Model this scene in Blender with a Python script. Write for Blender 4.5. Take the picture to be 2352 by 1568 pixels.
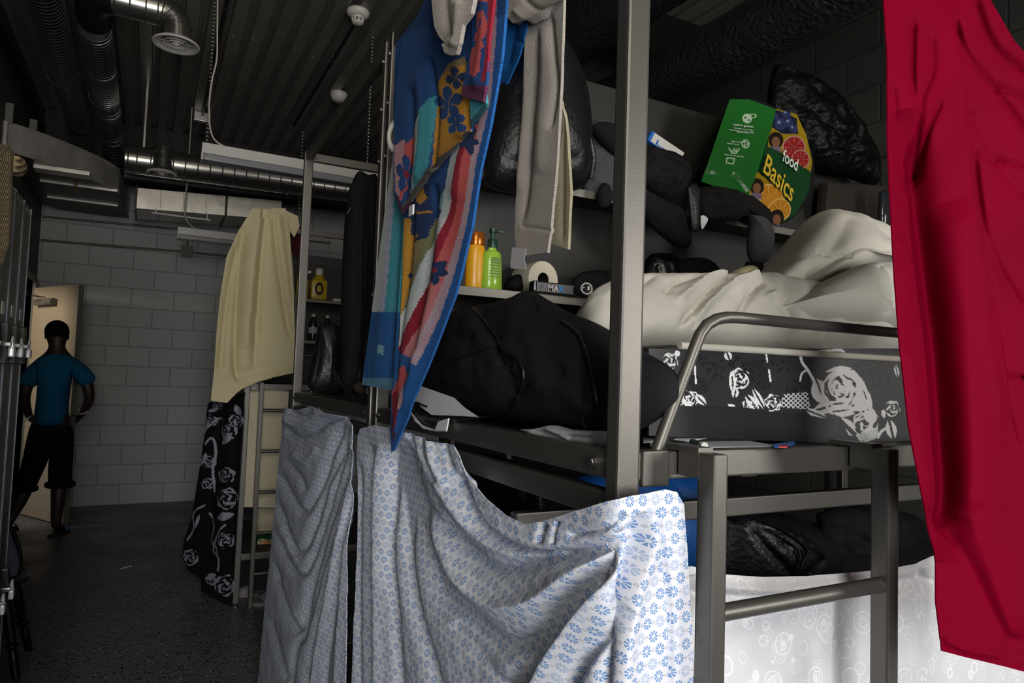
import bpy, bmesh, math, random
import numpy as np
from mathutils import Vector, Matrix

for _o in list(bpy.data.objects):
    bpy.data.objects.remove(_o, do_unlink=True)
SC = bpy.context.scene
COL = SC.collection
random.seed(7)
RNG = np.random.default_rng(11)

# ---------------------------------------------------------------- camera
YAW, PITCH, ROLL = math.radians(27.9), math.radians(3.04), math.radians(1.945)
FPX = 1568.0
CAM = np.array([0.0, 0.0, 1.5])
_f = np.array([math.sin(YAW) * math.cos(PITCH), math.cos(YAW) * math.cos(PITCH), math.sin(PITCH)])
_r0 = np.array([math.cos(YAW), -math.sin(YAW), 0.0])
_u0 = np.cross(_r0, _f)
_r = _r0 * math.cos(ROLL) + _u0 * math.sin(ROLL)
_u = -_r0 * math.sin(ROLL) + _u0 * math.cos(ROLL)
cam_data = bpy.data.cameras.new('camera')
cam_data.sensor_width = 36.0
cam_data.lens = 24.0
cam_data.clip_start = 0.05
cam = bpy.data.objects.new('camera', cam_data)
COL.objects.link(cam)
cam.matrix_world = Matrix(((_r[0], _u[0], -_f[0], CAM[0]), (_r[1], _u[1], -_f[1], CAM[1]),
                           (_r[2], _u[2], -_f[2], CAM[2]), (0, 0, 0, 1)))
SC.camera = cam

# ---------------------------------------------------------------- exposure
SC.view_settings.view_transform = 'Standard'
SC.view_settings.look = 'None'
SC.view_settings.gamma = 1.0
SC.view_settings.use_curve_mapping = False
SC.view_settings.exposure = 0.0

# ---------------------------------------------------------------- world and daylight
world = bpy.data.worlds.new('world')
SC.world = world
world.use_nodes = True
world.node_tree.nodes['Background'].inputs[0].default_value = (0.55, 0.65, 0.8, 1)
world.node_tree.nodes['Background'].inputs[1].default_value = 0.3

WX0, WX1, WY0, WY1, WZ = -1.07, 3.45, -2.2, 8.5, 4.05     # room


def area(name, loc, target, sx, sy, power, col):
    d = bpy.data.lights.new(name, 'AREA')
    d.shape = 'RECTANGLE'
    d.size, d.size_y = sx, sy
    d.energy = power
    d.color = col
    o = bpy.data.objects.new(name, d)
    COL.objects.link(o)
    o.location = loc
    o.rotation_euler = (Vector(target) - Vector(loc)).to_track_quat('-Z', 'Y').to_euler()
    return o


# daylight through the tall window behind the camera, through the glazed door at the aisle end,
# and lamp light from the passage beyond the far doorway
area('window_daylight', (2.95, WY0 + 0.12, 1.85), (2.0, 1.5, 1.75), 0.75, 1.35, 60, (1.0, 0.97, 0.93))
area('door_daylight', (-0.25, WY0 + 0.12, 1.45), (0.1, 3, 1.40), 1.0, 1.6, 74, (0.97, 0.98, 1.0))
area('added_ceiling_fill', (-0.25, WY0 + 0.12, 3.15), (-0.1, 5.5, 3.9), 1.3, 0.9, 56, (1.0, 0.92, 0.80))  # added warm fill for ceiling and ducts, from an invented high opening
area('passage_lamp', (-2.1, 7.2, 2.5), (-0.9, 7.9, 1.0), 0.6, 0.6, 24, (1.0, 0.86, 0.68))


# ---------------------------------------------------------------- pixel rays (photo frame 2352 x 1568)
def rays(px, py):
    px = np.asarray(px, float)
    py = np.asarray(py, float)
    a = ((px - 1176) / FPX)[..., None]
    b = ((py - 784) / FPX)[..., None]
    return _r * a - _u * b + _f


def at(px, py, ax, v):
    d = rays(px, py)
    t = (v - CAM[ax]) / d[..., ax]
    return CAM + d * t[..., None]


def V3(p):
    return Vector((float(p[0]), float(p[1]), float(p[2])))


def X(px, py, v): return at(px, py, 0, v)
def Y(px, py, v): return at(px, py, 1, v)
def Z(px, py, v): return at(px, py, 2, v)


def srgb(h):
    if isinstance(h, str):
        h = h.lstrip('#')
        c = [int(h[i:i + 2], 16) / 255 for i in (0, 2, 4)]
    else:
        c = list(h)
    return tuple(x / 12.92 if x <= 0.04045 else ((x + 0.055) / 1.055) ** 2.4 for x in c)


# ---------------------------------------------------------------- materials
class S:
    """A node socket that understands arithmetic."""
    def __init__(self, t, s): self.t, self.s = t, s
    def _m(self, op, *a):
        n = self.t.nodes.new('ShaderNodeMath'); n.operation = op
        for i, x in enumerate((self,) + a):
            if isinstance(x, S): self.t.links.new(x.s, n.inputs[i])
            else: n.inputs[i].default_value = x
        return S(self.t, n.outputs[0])
    def __add__(s, o): return s._m('ADD', o)
    __radd__ = __add__
    def __sub__(s, o): return s._m('SUBTRACT', o)
    def __mul__(s, o): return s._m('MULTIPLY', o)
    __rmul__ = __mul__
    def __truediv__(s, o): return s._m('DIVIDE', o)
    def lt(s, o): return s._m('LESS_THAN', o)
    def gt(s, o): return s._m('GREATER_THAN', o)
    def fl(s): return s._m('FLOOR')
    def fr(s): return s._m('FRACT')
    def mod(s, o): return s._m('FLOORED_MODULO', o)
    def sin(s): return s._m('SINE')
    def cos(s): return s._m('COSINE')
    def abs(s): return s._m('ABSOLUTE')
    def sqrt(s): return s._m('SQRT')
    def atan2(s, o): return s._m('ARCTAN2', o)
    def max(s, o): return s._m('MAXIMUM', o)
    def min(s, o): return s._m('MINIMUM', o)


class Mat:
    def __init__(self, name, col=(0.5, 0.5, 0.5), rough=0.5, metal=0.0, **kw):
        self.m = bpy.data.materials.new(name)
        self.m.use_nodes = True
        self.t = self.m.node_tree
        self.b = self.t.nodes['Principled BSDF']
        self.b.inputs['Base Color'].default_value = (*col, 1)
        self.b.inputs['Roughness'].default_value = rough
        self.b.inputs['Metallic'].default_value = metal
        for k, v in kw.items():
            self.b.inputs[k.replace('_', ' ')].default_value = v
        self.m.diffuse_color = (*col, 1)
    def node(self, typ, **inp):
        n = self.t.nodes.new(typ)
        for k, v in inp.items():
            k = k.replace('_', ' ')
            if isinstance(v, S): self.t.links.new(v.s, n.inputs[k])
            elif k in n.inputs: n.inputs[k].default_value = v
        return n
    def link(self, s, name):
        self.t.links.new(s.s if isinstance(s, S) else s, self.b.inputs[name])
    def coord(self, which='Object', scale=(1, 1, 1)):
        n = self.t.nodes.new('ShaderNodeTexCoord')
        mp = self.t.nodes.new('ShaderNodeMapping')
        mp.inputs['Scale'].default_value = scale
        self.t.links.new(n.outputs[which], mp.inputs[0])
        return S(self.t, mp.outputs[0])
    def xyz(self, which='UV'):
        n = self.t.nodes.new('ShaderNodeSeparateXYZ')
        self.t.links.new(self.coord(which).s, n.inputs[0])
        return [S(self.t, n.outputs[i]) for i in range(3)]
    def noise(self, vec, scale=10, detail=3, rough=0.5):
        n = self.t.nodes.new('ShaderNodeTexNoise')
        self.t.links.new(vec.s, n.inputs['Vector'])
        n.inputs['Scale'].default_value = scale
        n.inputs['Detail'].default_value = detail
        n.inputs['Roughness'].default_value = rough
        return S(self.t, n.outputs['Fac'])
    def voronoi(self, vec, scale, feature='F1', out='Distance', rnd=1.0):
        n = self.t.nodes.new('ShaderNodeTexVoronoi')
        n.feature = feature
        self.t.links.new(vec.s, n.inputs['Vector'])
        n.inputs['Scale'].default_value = scale
        n.inputs['Randomness'].default_value = rnd
        return S(self.t, n.outputs[out])
    def mix(self, f, a, b):
        n = self.t.nodes.new('ShaderNodeMix')
        n.data_type = 'RGBA'
        for v, i in ((f, 0), (a, 6), (b, 7)):
            if isinstance(v, S): self.t.links.new(v.s, n.inputs[i])
            elif i == 0: n.inputs[0].default_value = v
            else: n.inputs[i].default_value = (*v, 1)
        return S(self.t, n.outputs[2])
    def ramp(self, f, lo, hi, clamp=True):
        n = self.t.nodes.new('ShaderNodeMapRange')
        self.t.links.new(f.s, n.inputs[0])
        n.inputs[1].default_value, n.inputs[2].default_value = lo, hi
        return S(self.t, n.outputs[0])
    def bump(self, h, strength=0.3, dist=0.01):
        n = self.t.nodes.new('ShaderNodeBump')
        n.inputs['Strength'].default_value = strength
        n.inputs['Distance'].default_value = dist
        self.t.links.new(h.s, n.inputs['Height'])
        self.t.links.new(n.outputs[0], self.b.inputs['Normal'])
    def color(self, s): self.link(s, 'Base Color')
    def attr(self, name='Col'):
        n = self.t.nodes.new('ShaderNodeVertexColor')
        n.layer_name = name
        return S(self.t, n.outputs[0])


M = {}


def mat_plain(name, col, rough=0.5, metal=0.0, var=0.12, scale=14, bump=0.0, bscale=None, bdist=0.004, **kw):
    """A surface of one colour with slight procedural unevenness."""
    c = srgb(col)
    m = Mat(name, c, rough, metal, **kw)
    v = m.coord()
    n = m.noise(v, scale, 4)
    m.color(m.mix(n, tuple(x * (1 - var) for x in c), tuple(min(1, x * (1 + var)) for x in c)))
    if bump:
        m.bump(m.noise(v, bscale or scale * 6, 3), bump, bdist)
    if rough >= 0.75 and 'Specular_IOR_Level' not in kw:
        m.b.inputs['Specular IOR Level'].default_value = 0.15
    M[name] = m.m
    return m


# ---------------------------------------------------------------- mesh builder
class MB:
    def __init__(self): self.bm = bmesh.new(); self.round = False
    def box(self, lo, hi, bevel=0.0, rz=0.0, about=None):
        lo, hi = Vector(lo), Vector(hi)
        r = bmesh.ops.create_cube(self.bm, size=1.0)
        c, s = (lo + hi) / 2, hi - lo
        vs = r['verts']
        for v in vs:
            v.co = Vector((v.co.x * s.x, v.co.y * s.y, v.co.z * s.z)) + c
        if bevel:
            es = list({e for v in vs for e in v.link_edges})
            b = bmesh.ops.bevel(self.bm, geom=es, offset=min(bevel, min(s) * 0.45), segments=2, affect='EDGES', profile=0.6)
            vs = list({v for f in b['faces'] for v in f.verts} | {v for v in vs if v.is_valid})
        if rz:
            a = Vector(about) if about else c
            R = Matrix.Rotation(rz, 3, 'Z')
            for v in vs: v.co = R @ (v.co - a) + a
        return self
    def bar(self, a, b, w, h, bevel=0.003, up=(0, 0, 1)):
        a, b = Vector(a), Vector(b)
        d = b - a
        L = d.length
        r = bmesh.ops.create_cube(self.bm, size=1.0)
        vs = r['verts']
        for v in vs: v.co = Vector((v.co.x * w, v.co.y * h, v.co.z * L))
        if bevel:
            es = list({e for v in vs for e in v.link_edges})
            q = bmesh.ops.bevel(self.bm, geom=es, offset=min(bevel, w * .4, h * .4), segments=2, affect='EDGES', profile=0.6)
            vs = list({v for f in q['faces'] for v in f.verts} | {v for v in vs if v.is_valid})
        z = d.normalized()
        u = Vector(up)
        if abs(z.dot(u)) > 0.99: u = Vector((0, 1, 0))
        x = u.cross(z).normalized()
        y = z.cross(x)
        R = Matrix((x, y, z)).transposed()
        for v in vs: v.co = R @ v.co + (a + b) / 2
        return self
    def tube(self, pts, r, seg=12, caps=True, radii=None):
        self.round = True
        pts = [Vector(p) for p in pts]
        rings = []
        n = len(pts)
        prev = None
        for i, p in enumerate(pts):
            t = (pts[min(i + 1, n - 1)] - pts[max(i - 1, 0)]).normalized()
            if prev is None:
                u = Vector((0, 0, 1)) if abs(t.z) < 0.9 else Vector((1, 0, 0))
                x = u.cross(t).normalized()
            else:
                x = (prev - t * prev.dot(t)).normalized()
            prev = x
            y = t.cross(x)
            rr = radii[i] if radii else r
            rings.append([self.bm.verts.new(p + (x * math.cos(2 * math.pi * k / seg) + y * math.sin(2 * math.pi * k / seg)) * rr) for k in range(seg)])
        for a, b in zip(rings, rings[1:]):
            for k in range(seg):
                self.bm.faces.new((a[k], a[(k + 1) % seg], b[(k + 1) % seg], b[k]))
        if caps:
            self.bm.faces.new(rings[0][::-1])
            self.bm.faces.new(rings[-1])
        return self
    def lathe(self, prof, origin=(0, 0, 0), axis=(0, 0, 1), seg=28, squash=(1, 1)):
        self.round = True
        """prof: list of (radius, height along the axis)."""
        o = Vector(origin)
        z = Vector(axis).normalized()
        u = Vector((1, 0, 0)) if abs(z.x) < 0.9 else Vector((0, 1, 0))
        x = (u - z * u.dot(z)).normalized()
        y = z.cross(x)
        rings = []
        for r, h in prof:
            if r < 1e-6:
                rings.append([self.bm.verts.new(o + z * h)])
            else:
                rings.append([self.bm.verts.new(o + z * h + x * (r * squash[0] * math.cos(2 * math.pi * k / seg)) + y * (r * squash[1] * math.sin(2 * math.pi * k / seg))) for k in range(seg)])
        for a, b in zip(rings, rings[1:]):
            for k in range(seg):
                k2 = (k + 1) % seg
                if len(a) == 1 and len(b) == 1: continue
                if len(a) == 1: self.bm.faces.new((a[0], b[k2], b[k]))
                elif len(b) == 1: self.bm.faces.new((a[k], a[k2], b[0]))
                else: self.bm.faces.new((a[k], a[k2], b[k2], b[k]))
        return self
    def prism(self, poly, depth, frame=None):
        """poly: 2-D outline; extruded along the third axis; frame maps (a, b, c) to world."""
        fr = frame or (lambda a, b, c: (a, b, c))
        A = [self.bm.verts.new(fr(p[0], p[1], 0)) for p in poly]
        B = [self.bm.verts.new(fr(p[0], p[1], depth)) for p in poly]
        n = len(poly)
        self.bm.faces.new(A[::-1])
        self.bm.faces.new(B)
        for i in range(n):
            self.bm.faces.new((A[i], A[(i + 1) % n], B[(i + 1) % n], B[i]))
        return self
    def torus(self, c, R, r, axis=(0, 0, 1), seg=24, sub=8, squash=1.0):
        self.round = True
        z = Vector(axis).normalized()
        u = Vector((1, 0, 0)) if abs(z.x) < 0.9 else Vector((0, 1, 0))
        x = (u - z * u.dot(z)).normalized()
        y = z.cross(x)
        rings = []
        for i in range(seg):
            a = 2 * math.pi * i / seg
            d = x * math.cos(a) + y * math.sin(a) * squash
            rings.append([self.bm.verts.new(Vector(c) + d * (R + r * math.cos(2 * math.pi * k / sub)) + z * (r * math.sin(2 * math.pi * k / sub))) for k in range(sub)])
        for i in range(seg):
            a, b = rings[i], rings[(i + 1) % seg]
            for k in range(sub):
                self.bm.faces.new((a[k], b[k], b[(k + 1) % sub], a[(k + 1) % sub]))
        return self
    def ball(self, c, r, seg=16, scale=(1, 1, 1)):
        self.round = True
        q = bmesh.ops.create_uvsphere(self.bm, u_segments=seg, v_segments=max(6, seg // 2), radius=r)
        for v in q['verts']:
            v.co = Vector((v.co.x * scale[0], v.co.y * scale[1], v.co.z * scale[2])) + Vector(c)
        return self
    def build(self, name, mat, parent=None, smooth=True, kind=None):
        bmesh.ops.recalc_face_normals(self.bm, faces=self.bm.faces[:])
        me = bpy.data.meshes.new(name)
        self.bm.to_mesh(me)
        self.bm.free()
        return link_mesh(name, me, mat, parent, smooth and self.round, kind)


ORIGIN = {}


def link_mesh(name, me, mat, parent=None, smooth=True, kind=None):
    o = bpy.data.objects.new(name, me)
    COL.objects.link(o)
    me.materials.append(M[mat] if isinstance(mat, str) else mat)
    n = len(me.vertices)
    co = np.empty(n * 3)
    me.vertices.foreach_get('co', co)
    co = co.reshape(-1, 3)
    if parent is not None:
        org = np.array(ORIGIN[parent.name])
        o.parent = parent
    else:
        lo, hi = co.min(0), co.max(0)
        org = np.array([(lo[0] + hi[0]) / 2, (lo[1] + hi[1]) / 2, lo[2]])
        if kind == 'structure': org = np.zeros(3)
        o.location = org
    me.vertices.foreach_set('co', (co - org).ravel())
    ORIGIN[o.name] = tuple(org)
    if smooth:
        me.polygons.foreach_set('use_smooth', np.ones(len(me.polygons), bool))
        try: me.set_sharp_from_angle(angle=math.radians(38))
        except Exception: pass
    me.update()
    if kind: o['kind'] = kind
    return o


def tag(o, label=None, cat=None, group=None, kind=None):
    if label: o['label'] = label
    if cat: o['category'] = cat
    if group: o['group'] = group
    if kind: o['kind'] = kind
    return o


def thing(name, label, cat, loc, group=None):
    o = bpy.data.objects.new(name, None)
    COL.objects.link(o)
    o.location = loc
    o.empty_display_size = 0.05
    ORIGIN[o.name] = tuple(loc)
    return tag(o, label, cat, group)


def copy_tree(o, loc=None, label=None, rz=None, parent=None):
    c = o.copy()
    COL.objects.link(c)
    if parent is not None: c.parent = parent
    if loc is not None: c.location = loc
    if rz is not None: c.rotation_euler = (0, 0, rz)
    if label: c['label'] = label
    ORIGIN[c.name] = tuple(c.location)
    for ch in list(o.children): copy_tree(ch, parent=c)
    return c


def np_mesh(name, Vt, F, mat, parent=None, uv=None, col=None, kind=None, smooth=True):
    me = bpy.data.meshes.new(name)
    Vt = np.asarray(Vt, float)
    F = np.asarray(F)
    me.from_pydata(Vt.tolist(), [], F.tolist())
    if uv is not None:
        l = me.uv_layers.new(name='UVMap')
        l.data.foreach_set('uv', np.asarray(uv)[F.ravel()].ravel())
    if col is not None:
        a = me.color_attributes.new('Col', 'FLOAT_COLOR', 'POINT')
        a.data.foreach_set('color', np.concatenate([col, np.ones((len(col), 1))], 1).ravel())
    me.validate()
    return link_mesh(name, me, mat, parent, smooth, kind)


def grid_faces(nu, nv, off=0, flip=False, wrap=False):
    i = np.arange(nu - (0 if wrap else 1))[:, None]
    j = np.arange(nv - 1)[None, :]
    i2 = (i + 1) % nu
    f = np.stack([i * nv + j, i2 * nv + j, i2 * nv + j + 1, i * nv + j + 1 + 0 * i2], -1).reshape(-1, 4) + off
    return f[:, ::-1] if flip else f


def resample(poly, n, smooth=True):
    """Points spread evenly along a polyline (Catmull-Rom smoothed)."""
    P = np.asarray(poly, float)
    if smooth and len(P) > 2:
        Q = []
        E = np.vstack([2 * P[0] - P[1], P, 2 * P[-1] - P[-2]])
        for k in range(len(P) - 1):
            p0, p1, p2, p3 = E[k:k + 4]
            t = np.linspace(0, 1, 12, endpoint=False)[:, None]
            Q.append(0.5 * (2 * p1 + (p2 - p0) * t + (2 * p0 - 5 * p1 + 4 * p2 - p3) * t ** 2 + (3 * p1 - p0 - 3 * p2 + p3) * t ** 3))
        P = np.vstack(Q + [P[-1:]])
    s = np.concatenate([[0], np.cumsum(np.linalg.norm(np.diff(P, axis=0), axis=1))])
    if s[-1] == 0: return np.repeat(P[:1], n, 0)
    q = np.linspace(0, s[-1], n)
    return np.stack([np.interp(q, s, P[:, k]) for k in range(P.shape[1])], 1)


def param(poly, keys, n):
    """Polyline whose control point k sits at keys[k] of 0..1."""
    P = np.asarray(poly, float)
    q = np.linspace(0, 1, n)
    return np.stack([np.interp(q, keys, P[:, k]) for k in range(P.shape[1])], 1)


def seg_dist(Q, line):
    """Distance, signed side and run (0..1) of points Q to a polyline."""
    L = np.asarray(line, float)
    best = np.full(len(Q), 1e9)
    side = np.zeros(len(Q))
    run = np.zeros(len(Q))
    cum = np.concatenate([[0], np.cumsum(np.linalg.norm(np.diff(L, axis=0), axis=1))])
    for k in range(len(L) - 1):
        a, b = L[k], L[k + 1]
        d = b - a
        l2 = d @ d
        t = np.clip(((Q - a) @ d) / l2, 0, 1)
        p = a + t[:, None] * d
        w = Q - p
        dist = np.hypot(w[:, 0], w[:, 1])
        m = dist < best
        best[m] = dist[m]
        side[m] = np.sign(d[0] * w[m, 1] - d[1] * w[m, 0])
        run[m] = (cum[k] + t[m] * math.sqrt(l2)) / cum[-1]
    return best, side, run


def folds(Q, lines):
    """Sum of fold profiles at 2-D points Q: kind v valley/ridge by sign, s one-sided step (left of the line stands out)."""
    h = np.zeros(len(Q))
    for ln in lines:
        poly, amp, w = ln[:3]
        kind = ln[3] if len(ln) > 3 else 'v'
        d, s, run = seg_dist(Q, resample(poly, 40))
        fade = np.clip(np.minimum(run / 0.08, (1 - run) / 0.08), 0, 1) ** 0.7 if kind != 'S' else 1.0
        if kind == 'v':
            h += amp * fade * np.exp(-(d / w) ** 1.6)
        else:
            h += amp * fade * np.where(s > 0, np.exp(-(d / (w * 2.6)) ** 1.3), np.exp(-(d / (w * .6)) ** 1.5) * .999)
    return h


def fbm(P, scale, seed=0, octs=3):
    """Cheap smooth pseudo-noise from sums of sines."""
    rg = np.random.default_rng(seed)
    out = np.zeros(len(P))
    a = 1.0
    for o in range(octs):
        for _ in range(4):
            k = rg.normal(size=P.shape[1])
            k = k / np.linalg.norm(k) * scale * (2 ** o) * rg.uniform(.7, 1.3)
            out += a * np.sin(P @ k + rg.uniform(0, 6.28)) / 4
        a *= 0.5
    return out


def inside(Q, poly):
    x, y = Q[:, 0], Q[:, 1]
    P = np.asarray(poly, float)
    r = np.zeros(len(Q), bool)
    j = len(P) - 1
    for i in range(len(P)):
        with np.errstate(divide='ignore', invalid='ignore'):
            c = ((P[i, 1] > y) != (P[j, 1] > y)) & (x < (P[j, 0] - P[i, 0]) * (y - P[i, 1]) / (P[j, 1] - P[i, 1] + 1e-12) + P[i, 0])
        r ^= c
        j = i
    return r


def solid_cloth(name, P3, nrm, thick, nu, nv, mat, parent=None, uv=None, col=None):
    """A grid surface (nu x nv points) given a real thickness and closed at its rim."""
    P3 = np.asarray(P3)
    B = P3 - nrm * thick
    n = len(P3)
    F = [grid_faces(nu, nv), grid_faces(nu, nv, n, True)]
    rim = [(i, 0) for i in range(nu)] + [(nu - 1, j) for j in range(1, nv)] + [(i, nv - 1) for i in range(nu - 2, -1, -1)] + [(0, j) for j in range(nv - 2, 0, -1)]
    ids = np.array([i * nv + j for i, j in rim])
    nx = np.roll(ids, -1)
    F.append(np.stack([ids, ids + n, nx + n, nx], 1))
    return np_mesh(name, np.vstack([P3, B]), np.vstack(F), mat, parent,
                   None if uv is None else np.vstack([uv, uv]), None if col is None else np.vstack([col, col]))


def grid_normals(P3, nu, nv):
    G = P3.reshape(nu, nv, 3)
    n = np.cross(np.gradient(G, axis=0), np.gradient(G, axis=1)).reshape(-1, 3)
    n /= np.linalg.norm(n, axis=1)[:, None] + 1e-9
    if ((n * (CAM - P3)).sum(1) > 0).mean() < 0.5: n = -n
    return n


def cloth(name, top, bot, depth, mat, lines=(), nu=120, nv=120, thick=0.003, paint=None, noise=(0.0, 1), uvs=1.0, parent=None, vpow=1.0, mid=None, direction=None, keep=None, uvfn=None, edge=0.0):
    """Hanging cloth. top/bot: the two edges in photo pixels, depth(px,py)->world points of its base surface, lines: folds."""
    T, B = resample(top, nu, False), resample(bot, nu, False)
    v = np.linspace(0, 1, nv) ** vpow
    if mid is not None:
        Mi = resample(mid, nu, False)
        w0, w1, w2 = (1 - v) * (1 - 2 * v), 4 * v * (1 - v), v * (2 * v - 1)
        Q = T[:, None] * w0[None, :, None] + (Mi)[:, None] * w1[None, :, None] + B[:, None] * w2[None, :, None]
    else:
        Q = T[:, None] * (1 - v)[None, :, None] + B[:, None] * v[None, :, None]
    Q = Q.reshape(-1, 2)
    P = depth(Q[:, 0], Q[:, 1])
    n = grid_normals(P, nu, nv)
    d = n if direction is None else np.asarray(direction)[None, :]
    h = folds(Q, lines)
    if noise[0]: h = h + noise[0] * fbm(P, noise[1], len(name))
    if edge:
        uu = np.repeat(np.linspace(0, 1, nu), nv)
        h = h * np.clip(uu / edge, .12, 1)
    P2 = P + d * h[:, None]
    if keep: P2 = keep(P2)
    G = P.reshape(nu, nv, 3)
    su = np.concatenate([np.zeros((1, nv)), np.cumsum(np.linalg.norm(np.diff(G, axis=0), axis=2), 0)], 0)
    sv = np.concatenate([np.zeros((nu, 1)), np.cumsum(np.linalg.norm(np.diff(G, axis=1), axis=2), 1)], 1)
    mu = su[:, nv // 2][:, None] + 0 * su
    uv = np.stack([0.5 * (su + mu), sv], -1).reshape(-1, 2) * uvs
    if uvfn: uv = uvfn(P) * uvs
    col = paint(Q) if paint else None
    n2 = grid_normals(P2, nu, nv)
    return solid_cloth(name, P2, n2, thick, nu, nv, mat, parent, uv, col)


def blob(name, outline, depth, thick, mat, lines=(), noise=(0.0, 10), nr=34, na=120, parent=None, paint=None, back=None, power=0.5, kind=None, flat=0.0):
    """Closed cushion-like body: outline in photo pixels, depth(px,py)->mid surface, thick = half thickness towards the viewer."""
    O = resample(list(outline) + [outline[0]], na + 1, True)[:-1]
    c = O.mean(0)
    rr = np.sin(np.linspace(0, 1, nr) * math.pi / 2)
    Q = (c + (O - c)[:, None] * rr[None, :, None]).reshape(-1, 2)
    R = np.repeat(rr[None], na, 0).ravel()
    P = depth(Q[:, 0], Q[:, 1])
    pc = depth(c[:1], c[1:])[0]
    e1 = depth(c[:1] + 5, c[1:])[0] - pc
    e2 = depth(c[:1], c[1:] + 5)[0] - pc
    n = np.cross(e1, e2)
    n /= np.linalg.norm(n)
    if n @ (CAM - pc) < 0: n = -n
    prof = np.maximum(1 - R ** 2, 0) ** power
    h = thick * prof + folds(Q, lines) * np.minimum(1, prof * 1.3) ** 2
    if noise[0]: h = h + noise[0] * fbm(P, noise[1], len(name) + 3) * np.minimum(1, prof * 2)
    A = P + n * h[:, None]
    bt = thick if back is None else back
    B = P - n * (bt * prof)[:, None]
    N = len(A)
    F = [grid_faces(na, nr, 0, False, True), grid_faces(na, nr, N, True, True)]
    i = np.arange(na)
    i2 = (i + 1) % na
    a, b = i * nr + nr - 1, i2 * nr + nr - 1
    F.append(np.stack([a, b, b + N, a + N], 1))
    Vt = np.vstack([A, B])
    # merge the poles
    me_o = np_mesh(name, Vt, np.vstack(F), mat, parent, np.vstack([Q, Q]) / 1000.0, None if paint is None else np.vstack([paint(Q)] * 2), kind)
    bm = bmesh.new()
    bm.from_mesh(me_o.data)
    bmesh.ops.remove_doubles(bm, verts=bm.verts[:], dist=1e-5)
    bmesh.ops.recalc_face_normals(bm, faces=bm.faces[:])
    bm.to_mesh(me_o.data)
    bm.free()
    me_o.data.polygons.foreach_set('use_smooth', np.ones(len(me_o.data.polygons), bool))
    return me_o


def lettering(name, text, origin, ux, uy, size, mat, parent=None, thick=0.0006, shear=0.0, bold=0.0):
    """Raised letters on a plane: origin is the lower left, ux the reading direction."""
    cu = bpy.data.curves.new(name, 'FONT')
    cu.body = text
    cu.size = 1.0
    cu.extrude = 0.0
    cu.offset = bold
    cu.shear = shear
    cu.resolution_u = 3
    tmp = bpy.data.objects.new('tmp_text', cu)
    COL.objects.link(tmp)
    bpy.context.view_layer.update()
    me0 = bpy.data.meshes.new_from_object(tmp.evaluated_get(bpy.context.evaluated_depsgraph_get()))
    bpy.data.objects.remove(tmp, do_unlink=True)
    bpy.data.curves.remove(cu)
    ux, uy = Vector(ux).normalized(), Vector(uy).normalized()
    n = ux.cross(uy)
    o = Vector(origin)
    for v in me0.vertices:
        v.co = o + ux * (v.co.x * size) + uy * (v.co.y * size) + n * thick
    me0.name = name
    return link_mesh(name, me0, mat, parent, False)


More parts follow.
